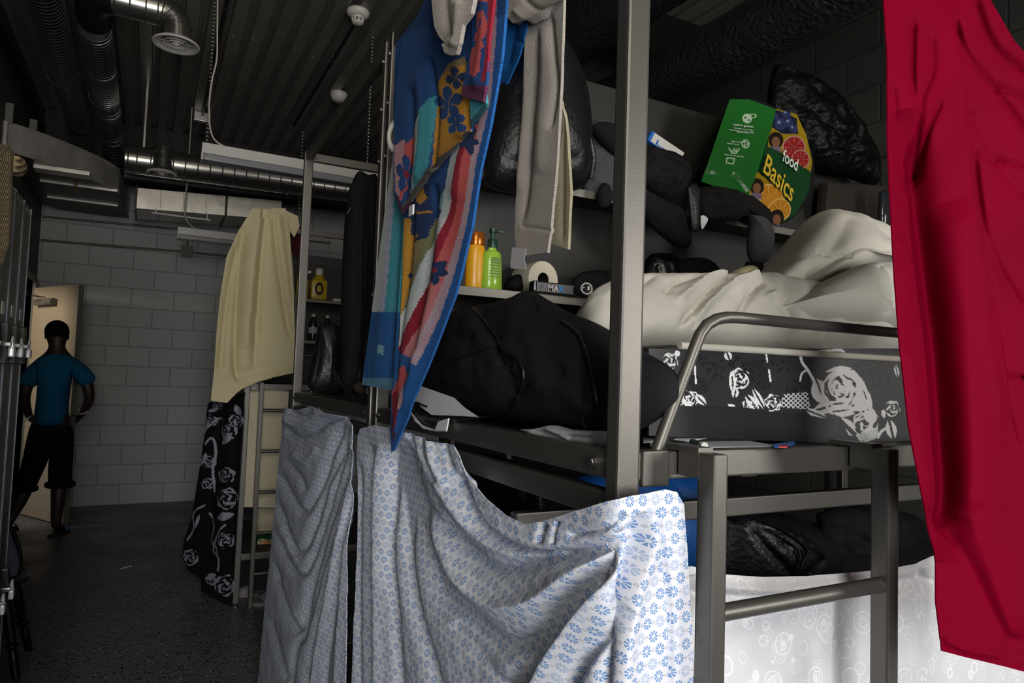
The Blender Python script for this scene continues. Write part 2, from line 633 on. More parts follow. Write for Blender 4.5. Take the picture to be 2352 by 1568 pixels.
# ---------------------------------------------------------------- material library
def build_materials():
    mat_plain('powder_coat', '#686560', 0.4, 0.7, 0.06, 40, 0.10, 420, 0.0012)
    mat_plain('dark_powder_coat', '#686560', 0.4, 0.7, 0.08, 30, 0.08, 400, 0.001)
    mat_plain('locker_paint', '#3b3d40', 0.32, 0.3, 0.1, 8)
    mat_plain('locker_edge', '#565a5e', 0.35, 0.5, 0.1, 8)
    mat_plain('zinc', '#b5b5b2', 0.28, 1.0, 0.15, 60)
    mat_plain('steel_bright', '#e4e4e2', 0.2, 0.6, 0.06, 30)
    mat_plain('brass', '#c8a45c', 0.25, 1.0, 0.1, 30)
    mat_plain('duct_metal', '#96938d', 0.24, 0.9, 0.22, 7)
    mat_plain('duct_galvanised', '#cfcac0', 0.34, 0.6, 0.45, 7)
    mat_plain('duct_dark', '#272624', 0.4, 0.6, 0.2, 6)
    mat_plain('flex_sleeve', '#1c1c1c', 0.28, 0.3, 0.2, 20)
    mat_plain('wire_ring', '#666664', 0.3, 0.7, 0.1, 20)
    mat_plain('foil_black', '#333334', 0.3, 0.4, 0.3, 12, 0.9, 45, 0.02)
    mat_plain('white_enamel', '#d6d2cb', 0.42, 0.0, 0.03, 10)
    mat_plain('lens', '#8f9093', 0.25, 0.0, 0.05, 10)
    mat_plain('white_plastic', '#d8d5ca', 0.4, 0.0, 0.05, 10)
    mat_plain('black_plastic', '#0d0d0e', 0.35, 0.0, 0.1, 20)
    mat_plain('cable_white', '#cfc9be', 0.5, 0.0, 0.05, 20)
    mat_plain('pipe_black', '#131312', 0.4, 0.4, 0.1, 20)
    mat_plain('conduit_grey', '#5f6058', 0.5, 0.1, 0.08, 20)
    mat_plain('door_beige', '#a1937d', 0.45, 0.0, 0.06, 3)
    mat_plain('door_frame', '#66675f', 0.5, 0.1, 0.06, 6)
    mat_plain('door_bronze', '#83776b', 0.35, 0.5, 0.08, 20)
    mat_plain('panel_grey', '#292724', 0.5, 0.1, 0.08, 5)
    mat_plain('shelf_edge', '#77746c', 0.38, 0.3, 0.06, 10)
    mat_plain('paper', '#d9d9de', 0.7, 0.0, 0.08, 30)
    mat_plain('paper_printed', '#a9adb6', 0.7, 0.0, 0.25, 160)
    mat_plain('ink', '#3a3f63', 0.7)
    mat_plain('cream_cloth', '#d6caa2', 0.85, 0.0, 0.16, 2.2, 0.2, 260, 0.002)
    mat_plain('cream_panel', '#cdc3a9', 0.85, 0.0, 0.1, 3, 0.15, 260, 0.002)
    mat_plain('beige_sheet', '#bfbbb0', 0.85, 0.0, 0.07, 6, 0.25, 60, 0.004)
    mat_plain('pillow_cotton', '#cbc8be', 0.85, 0.0, 0.04, 6, 0.2, 60, 0.004)
    mat_plain('black_cloth', '#151516', 0.75, 0.0, 0.2, 30, 0.25, 300, 0.003)
    mat_plain('black_fleece', '#202023', 0.92, 0.0, 0.25, 14, 0.4, 420, 0.003)
    mat_plain('black_nylon', '#101012', 0.42, 0.0, 0.2, 20, 0.4, 90, 0.006)
    mat_plain('leather_black', '#0c0c0d', 0.3, 0.0, 0.2, 20, 0.35, 70, 0.006)
    mat_plain('leather_olive', '#23241c', 0.38, 0.0, 0.25, 12, 0.5, 60, 0.006)
    mat_plain('polythene_black', '#080808', 0.4, 0.0, 0.3, 12, 0.7, 26, 0.02)
    M['polythene_black'].node_tree.nodes['Principled BSDF'].inputs['Specular IOR Level'].default_value = 0.12
    mat_plain('grey_marl', '#444445', 0.95, 0.0, 0.35, 160, 0.3, 300, 0.003)
    mat_plain('grey_knit', '#bdbdc0', 0.95, 0.0, 0.4, 120, 0.3, 300, 0.003)
    mat_plain('charcoal_cloth', '#181718', 0.9, 0.0, 0.2, 20, 0.3, 260, 0.003)
    mat_plain('blue_cloth', '#1d5fa3', 0.85, 0.0, 0.15, 14, 0.3, 200, 0.003)
    mat_plain('blue_nylon', '#0b4f97', 0.5, 0.0, 0.15, 14, 0.3, 80, 0.004)
    mat_plain('white_cloth', '#d8d8da', 0.85, 0.0, 0.06, 20, 0.1, 200, 0.002)
    mat_plain('maroon_cloth', '#3c1218', 0.9, 0.0, 0.2, 20)
    mat_plain('grey_cloth', '#6c6a66', 0.9, 0.0, 0.12, 20)
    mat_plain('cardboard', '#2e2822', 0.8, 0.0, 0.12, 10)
    mat_plain('mattress_base', '#2b2b2c', 0.55, 0.0, 0.15, 20)
    mat_plain('mattress_piping', '#c9c3b5', 0.8, 0.0, 0.1, 20)
    mat_plain('amber_plastic', '#d59a1c', 0.3, 0.0, 0.08, 10)
    mat_plain('copper_cap', '#b3611c', 0.22, 0.6, 0.1, 10)
    mat_plain('green_liquid', '#8fb93c', 0.16, 0.0, 0.15, 20)
    mat_plain('dark_green_plastic', '#123a2c', 0.3, 0.0, 0.1, 10)
    mat_plain('yellow_plastic', '#b99c12', 0.35, 0.0, 0.08, 10)
    mat_plain('tissue', '#d8d0bb', 0.9, 0.0, 0.04, 40, 0.2, 200, 0.002)
    mat_plain('wood_black', '#0e0d0d', 0.28, 0.0, 0.2, 20)
    mat_plain('lilac_cloth', '#827c96', 0.9, 0.0, 0.1, 30, 0.2, 160, 0.003)
    mat_plain('skin_dark', '#2e1e18', 0.5, 0.0, 0.12, 14)
    mat_plain('hair_black', '#0a0909', 0.8, 0.0, 0.2, 60)
    mat_plain('shirt_teal', '#0e5578', 0.9, 0.0, 0.12, 14, 0.2, 200, 0.003)
    mat_plain('shorts_black', '#0f1114', 0.9, 0.0, 0.2, 14, 0.2, 200, 0.003)
    mat_plain('sole_black', '#0b0b0c', 0.6, 0.0, 0.1, 20)
    mat_plain('sandal_blue', '#0f7ab8', 0.5, 0.0, 0.1, 20)
    mat_plain('slipper_grey', '#85817f', 0.8, 0.0, 0.1, 20)
    mat_plain('clear_plastic', '#23272b', 0.12, 0.0, 0.1, 20)
    mat_plain('red_plastic', '#b01522', 0.4, 0.0, 0.1, 20)
    mat_plain('blue_plastic', '#1c63b8', 0.4, 0.0, 0.1, 20)
    mat_plain('label_white', '#c9c6bf', 0.6, 0.0, 0.08, 40)
    mat_plain('print_blue', '#2a86c9', 0.6)
    mat_plain('print_grey', '#9a9a9a', 0.6)
    mat_plain('print_white', '#cfd4cc', 0.6)
    mat_plain('print_yellow', '#c9a51e', 0.6)
    mat_plain('print_dark', '#20242a', 0.6)
    mat_plain('concrete_paint', '#77787a', 0.7)

    # painted block wall
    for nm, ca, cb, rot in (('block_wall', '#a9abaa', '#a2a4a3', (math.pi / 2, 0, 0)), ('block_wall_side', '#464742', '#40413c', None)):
        a, b = srgb(ca), srgb(cb)
        m = Mat(nm, a, 0.62)
        tc = m.t.nodes.new('ShaderNodeTexCoord')
        sep = m.t.nodes.new('ShaderNodeSeparateXYZ')
        m.t.links.new(tc.outputs['Object'], sep.inputs[0])
        cmb = m.t.nodes.new('ShaderNodeCombineXYZ')
        m.t.links.new(sep.outputs[0 if rot else 1], cmb.inputs[0])
        m.t.links.new(sep.outputs[2], cmb.inputs[1])
        br = m.t.nodes.new('ShaderNodeTexBrick')
        m.t.links.new(cmb.outputs[0], br.inputs['Vector'])
        br.inputs['Scale'].default_value = 1.0
        br.inputs['Brick Width'].default_value = 0.42
        br.inputs['Row Height'].default_value = 0.212
        br.inputs['Mortar Size'].default_value = 0.007
        br.inputs['Mortar Smooth'].default_value = 0.5
        br.inputs['Color1'].default_value = (*a, 1)
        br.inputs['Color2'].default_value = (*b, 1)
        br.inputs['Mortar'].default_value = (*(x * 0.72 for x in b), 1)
        m.t.links.new(br.outputs['Color'], m.b.inputs['Base Color'])
        nz = m.noise(m.coord(), 90, 3)
        hgt = S(m.t, br.outputs['Fac']) * -1.0 + nz * 0.25
        m.bump(hgt, 0.6, 0.006)
        M[nm] = m.m

    # epoxy floor with flecks
    m = Mat('epoxy_floor', srgb('#3e4044'), 0.34)
    v = m.coord()
    d = m.voronoi(v, 60)
    c = m.node('ShaderNodeTexVoronoi', Scale=60.0)
    m.t.links.new(v.s, c.inputs['Vector'])
    sp = m.t.nodes.new('ShaderNodeSeparateColor')
    m.t.links.new(c.outputs['Color'], sp.inputs[0])
    r1, r2 = S(m.t, sp.outputs[0]), S(m.t, sp.outputs[1])
    fleck = d.lt(0.42)
    dark = fleck * r1.gt(0.62)
    pale = d.lt(0.24) * r1.lt(0.10)
    base = m.mix(m.noise(v, 3, 4), srgb('#5b5d62'), srgb('#686a6f'))
    cc = m.mix(dark, base, srgb('#0c0d0f'))
    cc = m.mix(pale, cc, srgb('#c9c9c6'))
    m.color(cc)
    m.link(m.ramp(m.noise(v, 2.5, 3), -0.3, 1.6), 'Roughness')
    M['epoxy_floor'] = m.m

    # dark painted steel decking
    m = Mat('roof_deck', srgb('#4a4844'), 0.3, 0.35)
    v = m.coord(scale=(1, 0.25, 1))
    n = m.noise(v, 5, 4)
    m.color(m.mix(n, srgb('#77746d'), srgb('#8f8b83')))
    m.link(m.ramp(n, -0.35, 1.9), 'Roughness')
    M['roof_deck'] = m.m

    # sheet printed with little rosettes
    m = Mat('rosette_sheet', srgb('#c9d0e2'), 0.85)
    u, w, _ = m.xyz('UV')
    p = w / 0.0170
    row = p.fl()
    q = u / 0.0215 + row.mod(2.0) * 0.5
    lx, ly = (q.fr() - 0.5) * 1.27, p.fr() - 0.5
    rr = (lx * lx + ly * ly).sqrt()
    an = ly.atan2(lx)
    pet = (an * 9.0).cos().gt(-0.45) * rr.gt(0.12) * rr.lt(0.43)
    pale = (q.fl() + row * 2.0).mod(3.0).lt(0.5)
    dx, dy = ((q + 0.5).fr() - 0.5).abs(), (p.fr() - 0.5).abs()
    dia = (dx * 1.27 + dy).lt(0.16) * (dx * 1.27 + dy).gt(0.06)
    base = m.mix(m.noise(m.coord('UV'), 9, 2), srgb('#d2d5df'), srgb('#dfe0e6'))
    cc = m.mix(pet, base, m.mix(pale, srgb('#7395c3'), srgb('#a9b8d2')))
    cc = m.mix(dia, cc, srgb('#b7b5bb'))
    m.color(cc)
    m.bump(m.noise(m.coord('UV'), 160, 3), 0.25, 0.002)
    M['rosette_sheet'] = m.m

    # white cloth with pale rings
    m = Mat('ring_cloth', srgb('#cfcfd2'), 0.8)
    v = m.coord('UV')
    tot = None
    for sc, w_, off in ((17, 0.035, 0.0), (30, 0.036, 3.3), (22, 0.026, 7.7)):
        mp = m.node('ShaderNodeVectorMath')
        mp.operation = 'ADD'
        m.t.links.new(v.s, mp.inputs[0])
        mp.inputs[1].default_value = (off, off * 1.7, 0)
        vv = S(m.t, mp.outputs[0])
        d = m.voronoi(vv, sc, 'F1', 'Distance', 0.9)
        ring = (d - 0.36).abs().lt(w_ * 0.5) + (d - 0.22).abs().lt(w_ * 0.28)
        tot = ring if tot is None else tot.max(ring)
    m.color(m.mix(tot * 0.75, srgb('#d3d3d6'), srgb('#efeff0')))
    m.bump(m.noise(v, 200, 2), 0.15, 0.001)
    M['ring_cloth'] = m.m

    # crimson satin cloth
    m = Mat('crimson_cloth', srgb('#a8002a'), 0.7)
    m.b.inputs['Specular IOR Level'].default_value = 0.03
    m.b.inputs['Sheen Weight'].default_value = 0.0
    m.b.inputs['Sheen Roughness'].default_value = 0.4
    v = m.coord('UV')
    m.color(m.mix(m.noise(v, 5, 3), srgb('#66001a'), srgb('#7c0021')))
    m.bump(m.noise(v, 22, 4), 0.25, 0.006)
    m.b.inputs['Subsurface Weight'].default_value = 0.0
    M['crimson_cloth'] = m.m

    # terry towelling: colour comes from the woven pattern on the mesh, speckled with loops
    for nm, usecol, base in (('terry_print', True, None), ('terry_grey', False, '#c9c0b6'), ('terry_olive', False, '#bdb496'), ('terry_cream', False, '#b9a27c')):
        m = Mat(nm, (0.5, 0.5, 0.5), 0.95)
        v = m.coord('UV')
        if usecol:
            c = m.attr('Col')
            n = m.noise(v, 620, 2)
            cc = m.mix(m.ramp(n, 0.42, 0.62), m.mix(0.28, c, srgb('#1c2c58')), c)
        else:
            b = srgb(base)
            n = m.noise(v, 260, 3)
            cc = m.mix(n, tuple(x * 0.55 for x in b), tuple(min(1, x * 1.35) for x in b))
        m.color(cc)
        m.bump(m.noise(v, 430, 3), 0.9, 0.004)
        M[nm] = m.m
    # waffle blanket weave
    m = Mat('waffle_cream', srgb('#b79f79'), 0.95)
    u, w, _ = m.xyz('UV')
    g = (u * 420.0).sin() * (w * 420.0).sin()
    m.color(m.mix(m.ramp(g, -0.6, 0.8), srgb('#8f7a58'), srgb('#c9b28a')))
    m.bump(g, 0.8, 0.006)
    M['waffle_cream'] = m.m

    # printed things coloured on the mesh
    for nm, ro in (('printed_cloth', 0.7), ('printed_plastic', 0.28), ('mattress_print', 0.55)):
        m = Mat(nm, (0.5, 0.5, 0.5), ro)
        c = m.attr('Col')
        n = m.noise(m.coord('Object'), 60, 3)
        m.color(m.mix(n * 0.12, c, (0.01, 0.01, 0.011)))
        m.bump(m.noise(m.coord('Object'), 90, 2), 0.15, 0.002)
        M[nm] = m.m
    # window panes
    m = Mat('glass', (0.9, 0.95, 1.0), 0.03)
    m.b.inputs['Transmission Weight'].default_value = 1.0
    M['glass'] = m.m


build_materials()


# ---------------------------------------------------------------- room shell
MB().box((WX0 - .2, WY0 - .2, -.12), (WX1 + .2, WY1 + .2, 0)).build('floor', 'epoxy_floor', kind='structure')
MB().box((WX0 - .2, WY1, 0), (WX1 + .2, WY1 + .2, WZ + .1)).build('wall_back', 'block_wall', kind='structure')
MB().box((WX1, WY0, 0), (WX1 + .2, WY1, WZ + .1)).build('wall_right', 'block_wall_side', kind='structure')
# left wall with the doorway
DY0, DY1, DZ = 7.40, 8.24, 2.30
MB().box((WX0 - .2, WY0, 0), (WX0, DY0, WZ + .1)).box((WX0 - .2, DY1, 0), (WX0, WY1, WZ + .1)) \
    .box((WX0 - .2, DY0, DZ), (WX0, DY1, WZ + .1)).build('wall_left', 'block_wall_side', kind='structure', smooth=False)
# front wall behind the camera: a window and a glazed door
mb = MB()
wx0, wx1, wz0, wz1 = 2.55, 3.35, 1.1, 2.6
gx0, gx1, gz1 = -0.75, 0.25, 2.25
for lo, hi in (((WX0, 0), (gx0, WZ + .1)), ((gx0, gz1), (gx1, 2.65)), ((gx0, 3.65), (gx1, WZ + .1)), ((gx1, 0), (wx0, WZ + .1)),
               ((wx0, 0), (wx1, wz0)), ((wx0, wz1), (wx1, WZ + .1)), ((wx1, 0), (WX1, WZ + .1))):
    mb.box((lo[0], WY0 - .2, lo[1]), (hi[0], WY0, hi[1]))
mb.build('wall_front', 'block_wall', kind='structure', smooth=False)
w = MB().box((wx0, WY0 - .12, wz0), (wx1, WY0 - .06, wz0 + .05)).box((wx0, WY0 - .12, wz1 - .05), (wx1, WY0 - .06, wz1)) \
    .box((wx0, WY0 - .12, wz0), (wx0 + .05, WY0 - .06, wz1)).box((wx1 - .05, WY0 - .12, wz0), (wx1, WY0 - .06, wz1)) \
    .box((2.935, WY0 - .12, wz0), (2.965, WY0 - .06, wz1)).build('window_1', 'door_frame', kind='structure', smooth=False)
MB().box((wx0, WY0 - .095, wz0), (wx1, WY0 - .089, wz1)).build('window_pane', 'glass', w, smooth=False)
d2 = MB().box((gx0, WY0 - .12, 0), (gx0 + .08, WY0 - .06, gz1)).box((gx1 - .08, WY0 - .12, 0), (gx1, WY0 - .06, gz1)) \
    .box((gx0, WY0 - .12, gz1 - .08), (gx1, WY0 - .06, gz1)).box((gx0, WY0 - .12, 0), (gx1, WY0 - .06, .2)).build('door_2', 'door_frame', kind='structure', smooth=False)
MB().box((gx0, WY0 - .095, .2), (gx1, WY0 - .089, gz1 - .08)).build('door_pane', 'glass', d2, smooth=False)

w3 = MB().box((gx0, WY0 - .12, 2.65), (gx1, WY0 - .06, 2.70)).box((gx0, WY0 - .12, 3.60), (gx1, WY0 - .06, 3.65)).build('added_transom', 'door_frame', kind='structure', smooth=False)  # unseen transom, made up to go with the ceiling fill light
MB().box((gx0, WY0 - .095, 2.65), (gx1, WY0 - .089, 3.65)).build('window_pane', 'glass', w3, smooth=False)  # pane of the made-up transom

# profiled steel decking, ribs along the room
prof = []
x = WX0 - .2
PIT = 0.152
while x < WX1 + .2:
    prof += [(x, WZ), (x + .086, WZ), (x + .096, WZ + .036), (x + .110, WZ + .036), (x + .114, WZ + .031), (x + .120, WZ + .031), (x + .124, WZ + .036), (x + .140, WZ + .036)]
    x += PIT
P = np.array(prof)
ys = np.linspace(WY0 - .2, WY1 + .2, 3)
Vt = np.array([(p[0], y, p[1]) for p in P for y in ys])
np_mesh('ceiling', Vt, grid_faces(len(P), 3), 'roof_deck', kind='structure', smooth=False)
MB().box((WX0 - .2, WY0 - .2, WZ + .06), (WX1 + .2, WY1 + .2, WZ + .14)).build('ceiling_slab', 'duct_dark', kind='structure', smooth=False)
# angle trim where the left wall meets the decking
MB().box((WX0, WY0, 3.80), (WX0 + .012, WY1, 3.89)).build('trim_1', 'duct_dark', kind='structure', smooth=False)

# screws in the decking, in rows across the room
q = MB().lathe([(0, -.007), (.005, -.006), (.009, -.001), (.009, .001)], (0, 0, 0)).build('deck_screw', 'steel_bright')
first = True
for yy in (4.35, 5.55, 6.75):
    for k in range(9, 26):
        xx = WX0 - .2 + k * PIT + .03
        if (k + int(yy * 3)) % 5 == 4: continue
        s = q if first else q.copy()
        if not first: COL.objects.link(s)
        first = False
        s.location = (xx, yy + (.03 if k % 2 else 0), WZ - .004)
        tag(s, 'small shiny screw head in the dark ribbed ceiling decking', 'screw', 'screws in the ceiling decking')

# ---------------------------------------------------------------- the open beige door at the far end
hx, hy = WX0 + .02, 8.22
a = Vector((0.475, -0.785, 0)).normalized()
b = Vector((0.785, 0.475, 0)).normalized()
DW, DT, DH = 0.84, 0.045, 2.24
fr = lambda u, v, z: Vector((hx, hy, 0)) + a * u + b * v + Vector((0, 0, z))
d1 = MB()
d1.prism([(0, 0), (DW, 0), (DW, DT), (0, DT)], DH - .02, lambda p, q_, z: fr(p, q_, z + .012))
d1 = d1.build('door_1', 'door_beige', kind='structure', smooth=False)
MB().prism([(DW - .002, -.001), (DW + .002, -.001), (DW + .002, DT + .001), (DW - .002, DT + .001)], DH - .02, lambda p, q_, z: fr(p, q_, z + .012)).build('door_edge', 'door_frame', d1, smooth=False)
MB().tube([fr(DW - .07, -.05, 1.02), fr(DW - .17, -.055, 1.02)], .01).tube([fr(DW - .07, 0, 1.02), fr(DW - .07, -.05, 1.02)], .011).build('door_handle', 'zinc', d1)
MB().box((WX0 - .2, DY0 - .05, 0), (WX0 + .03, DY0, DZ + .05)).box((WX0 - .2, DY1, 0), (WX0 + .03, DY1 + .05, DZ + .05)) \
    .box((WX0 - .2, DY0 - .05, DZ), (WX0 + .03, DY1 + .05, DZ + .05)).build('trim_2', 'door_frame', kind='structure', smooth=False)
# dark passage beyond the doorway
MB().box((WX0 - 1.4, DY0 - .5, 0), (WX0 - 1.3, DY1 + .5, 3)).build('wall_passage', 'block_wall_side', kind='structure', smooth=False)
c = thing('door_closer', 'bronze overhead door closer on the beige door at the far end', 'door closer', V3(fr(.28, -.03, 2.12)))
mb = MB()
mb.prism([(.1, 0), (.33, 0), (.33, -.055), (.1, -.055)], .06, lambda p, q_, z: fr(p, q_, 2.05 + z))
mb.build('closer_body', 'door_bronze', c, smooth=False)
MB().tube([fr(.32, -.03, 2.08), fr(.46, -.03, 2.08)], .034, 14).build('cylinder_end', 'conduit_grey', c)
MB().bar(fr(.30, -.03, 2.125), fr(.26, -.20, 2.13), .022, .008).bar(fr(.26, -.20, 2.13), fr(.02, -.07, 2.19), .022, .008).build('closer_arm', 'duct_dark', c)

# conduits and junction box on the back wall
yb = WY1 - .02
def conduit(name, pts, label, r=.012):
    o = MB().tube(pts, r, 10).build(name, 'conduit_grey')
    return tag(o, label, 'conduit')
conduit('wall_conduit', [(WX0 + .01, yb, 3.00), (1.9, yb, 3.09)], 'upper of two grey conduits running across the far block wall')
conduit('wall_conduit', [(WX0 + .01, yb, 2.755), (0.25, yb, 2.79)], 'lower grey conduit on the far block wall, left of the junction box')
conduit('wall_conduit', [(0.36, yb, 2.79), (1.9, yb, 2.80)], 'lower grey conduit on the far block wall, right of the junction box')
conduit('wall_conduit', [(0.306, yb, 2.86), (0.315, yb, 3.02)], 'short upright conduit rising from the junction box on the far wall', .010)
jb = thing('junction_box', 'square grey junction box on the far block wall below the small light', 'junction box', (.306, WY1 - .03, 2.795))
MB().box((.25, WY1 - .045, 2.735), (.362, WY1, 2.855), .004).build('box_body', 'conduit_grey', jb)
MB().box((.245, WY1 - .052, 2.73), (.367, WY1 - .044, 2.86), .003).build('cover_plate', 'conduit_grey', jb)

# ---------------------------------------------------------------- ducts
def flex(name, path, r, label, ring=.044, start=0.0):
    t = thing(name, label, 'duct', V3(path[0]))
    Pp = resample(path, 400)
    L = np.concatenate([[0], np.cumsum(np.linalg.norm(np.diff(Pp, axis=0), axis=1))])
    n = int(L[-1] / ring * 6)
    q_ = np.linspace(0, L[-1], n)
    P2 = np.stack([np.interp(q_, L, Pp[:, k]) for k in range(3)], 1)
    rad = [r * (1 - 0.045 * (0.5 - 0.5 * math.cos(2 * math.pi * s / ring))) for s in q_]
    MB().tube(P2, r, 28, True, rad).build('sleeve', 'flex_sleeve', t)
    mb = MB()
    k = ring / 2
    hel = []
    N = int(L[-1] / ring) * 22
    for i in range(N):
        s = L[-1] * i / N
        p = np.array([np.interp(s, L, Pp[:, k]) for k in range(3)])
        p2 = np.array([np.interp(min(L[-1], s + .01), L, Pp[:, k]) for k in range(3)])
        p1 = np.array([np.interp(max(0, s - .01), L, Pp[:, k]) for k in range(3)])
        td = Vector(p2 - p1).normalized()
        xx = Vector((1, 0, 0))
        xx = (xx - td * xx.dot(td)).normalized()
        yy_ = td.cross(xx)
        an = 2 * math.pi * s / ring
        hel.append(Vector(p) + (xx * math.cos(an) + yy_ * math.sin(an)) * (r + .001))
    mb.tube(hel, .0034, 5)
    mb.build('wire_coil', 'wire_ring', t)
    return t
f1 = flex('flexible_duct', [(-.655, WY0 + .1, 3.6), (-.655, 3, 3.6), (-.655, 6.6, 3.6), (-.655, 7.05, 3.58), (-.655, 7.35, 3.48), (-.655, 7.45, 3.40)], .098,
          'leftmost black flexible duct with wire rings along the ceiling above the lockers')
f2 = flex('flexible_duct', [(-.415, 4.93, 3.6), (-.415, 6.6, 3.6), (-.415, 7.15, 3.58), (-.415, 7.45, 3.48), (-.415, 7.55, 3.40)], .09,
          'black flexible duct with wire rings that meets the shiny elbow duct')
for t, x_, y_ in ((f1, -.655, 5.75), (f2, -.415, 6.05)):
    MB().torus((x_, y_, 3.585), .112, .0013, (0, 1, .25), 40, 5, 1.12).build('hanger_strap', 'duct_metal', t)

# shiny elbow duct with a round white diffuser
t = thing('elbow_duct', 'shiny round elbow duct turning down to a white ceiling diffuser', 'duct', (.04, 4.70, 3.5))
ez = 3.70
path = [(-.415, 4.98, ez - .06), (-.42, 4.82, ez - .02), (-.37, 4.73, ez), (-.30, 4.70, ez)]
MB().tube(resample(path, 14), .098, 28).torus((-.415, 4.95, ez - .05), .098, .005, (0, 1, .1), 30, 6).build('bend', 'duct_dark', t)
mb = MB()
mb.tube([(-.32, 4.70, ez), (-.06, 4.70, ez)], .092, 30)
for xx in (-.30, -.22, -.135, -.07):
    mb.torus((xx, 4.70, ez), .092, .0045, (1, 0, 0), 30, 6)
mb.build('straight_pipe', 'duct_metal', t)
el = []
for k in range(0, 31):
    an = math.pi / 2 * k / 30
    el.append((-.06 + .10 * math.sin(an), 4.70, ez - .10 * (1 - math.cos(an))))
el = [Vector(p) for p in el] + [Vector((.04, 4.70, 3.535))]
mb = MB().tube(el, .088, 30)
for k in (4, 12, 20, 28):
    td = (el[k + 1] - el[k - 1]).normalized()
    mb.torus(el[k], .089, .004, td, 30, 6)
mb.build('elbow', 'duct_metal', t)
def diffuser(t, x_, y_, z_, r):
    ring = MB().lathe([(r * .66, .028), (r * .8, .022), (r * .97, .006), (r, 0), (r * .97, -.006), (r * .9, -.006), (r * .72, .004), (r * .68, .012)], (x_, y_, z_), seg=40).build('diffuser_ring', 'white_enamel', t)
    mb = MB()
    for k, q_ in enumerate((.58, .40, .22)):
        mb.lathe([(r * q_ * .82, .018 - k * .004), (r * q_ * .98, .002 - k * .004), (r * q_, -.002 - k * .004), (r * q_ * .96, -.002 - k * .004), (r * q_ * .78, .014 - k * .004)], (x_, y_, z_), seg=36)
    mb.lathe([(0, -.012), (r * .08, -.011), (r * .1, -.004), (0, 0)], (x_, y_, z_), seg=16)
    mb.bar((x_ - r * .66, y_, z_ + .012), (x_ + r * .66, y_, z_ + .012), .006, .006).bar((x_, y_ - r * .66, z_ + .012), (x_, y_ + r * .66, z_ + .012), .006, .006)
    mb.build('diffuser_cone', 'white_enamel', t)
diffuser(t, .04, 4.70, 3.51, .137)

# spiral duct with a tee and its diffuser
t = thing('spiral_duct', 'long shiny spiral duct hung across the room with a round diffuser below', 'duct', (.8, 7, 3.24))
zc, rc = 3.355, .125
def zs(x_): return zc + .02 * (x_ - .0)
mb = MB().tube([(-.29, 7, zs(-.29)), (2.6, 7, zs(2.6))], rc, 36)
for k, xx in enumerate([-.28, -.21, -.10, .08] + [.18 + .105 * i for i in range(24)]):
    mb.torus((xx, 7, zs(xx)), rc, .006, (1, .12, 0), 36, 6)
mb.build('pipe', 'duct_metal', t)
MB().tube([(.007, 6.96, 3.47), (.007, 6.93, 3.27)], .098, 28).torus((.007, 6.95, 3.42), .099, .004, (0, .1, 1), 28, 6).torus((.007, 6.94, 3.34), .099, .004, (0, .1, 1), 28, 6).build('tee_collar', 'duct_metal', t)
diffuser(t, .007, 6.93, 3.245, .127)
for xx, yy in ((-.15, 6.98),):
    MB().bar((xx, yy, WZ), (xx, yy, 3.46 if yy < 7 else 3.2), .016, .002, 0).build('hanger_strap', 'duct_metal', t)

# dark insulated duct behind it, and the galvanised rectangular duct
o = MB().tube([(-.32, 7.75, 3.37), (2.6, 7.75, 3.43)], .10, 28).build('insulated_pipe', 'duct_dark')
tag(o, 'dark brown insulated pipe running behind and below the spiral duct', 'pipe')
t = thing('rectangular_duct', 'galvanised rectangular duct with bright seamed panels near the far wall', 'duct', (.4, 7.8, 3.02))
ry0, ry1, rz0, rz1 = 7.5, 8.05, 3.015, 3.215
def rz_(x_): return .055 * (x_ + .19)
for x0, x1 in ((-.19, .01), (.013, .21), (.213, .42), (.423, .60), (.62, 1.15)):
    mb = MB()
    mb.prism([(x0, rz0 + rz_(x0)), (x1, rz0 + rz_(x1)), (x1, rz1 + rz_(x1)), (x0, rz1 + rz_(x0))], ry1 - ry0, lambda p, q_, z: (p, ry0 + z, q_))
    mb.build('duct_section', 'duct_galvanised', t, smooth=False)
for x_ in (-.2, .605):
    MB().box((x_ - .008, ry0 - .02, rz0 + rz_(x_) - .02), (x_ + .008, ry1, rz1 + rz_(x_) + .02)).build('flange', 'duct_dark', t, smooth=False)
MB().box((-.06, 7.46, 2.975), (.47, 7.485, 2.992), .004).box((-.03, 7.47, 2.99), (-.02, 7.505, 3.04)).box((.43, 7.47, 2.99), (.44, 7.505, 3.06)).build('trim_strip', 'white_enamel', t)

# curved plenum at the top left
t = thing('air_plenum', 'curved galvanised air plenum with slots, high in the far left corner', 'duct', (-.65, 7.3, 3.09))
pl = resample([(-1.06, 6.32), (-.86, 6.48), (-.66, 6.70), (-.47, 6.97), (-.34, 7.26)], 20).tolist()
poly = pl + [(-.30, 7.9), (-.28, 8.42), (-.55, 8.46), (-.9, 8.42), (-1.06, 8.1)]
MB().prism(poly, .215, lambda p, q_, z: (p, q_, 3.09 + z)).build('casing', 'duct_galvanised', t)
MB().prism(poly, .004, lambda p, q_, z: (p, q_, 3.085 + z)).build('underside_shade', 'duct_dark', t, False)  # thin dark sheet puts the shade beneath the casing into its colour
pa = [(p[0], p[1] - .012, 3.305) for p in pl]
pb = [(p[0], p[1] - .012, 3.092) for p in pl]
MB().tube(pa, .008, 8).tube(pb, .008, 8).tube([pa[0], pb[0]], .02, 8).build('rolled_edge', 'duct_galvanised', t)
MB().box((-.91, 6.60, 3.055), (-.52, 6.76, 3.09), .004).build('slot_frame', 'duct_galvanised', t)
for y_, x0, x1 in ((7.14, -.93, -.34), (7.8, -.95, -.36)):
    MB().box((x0, y_, 3.07), (x1, y_ + .03, 3.095), .003).build('slot_trim', 'duct_galvanised', t)
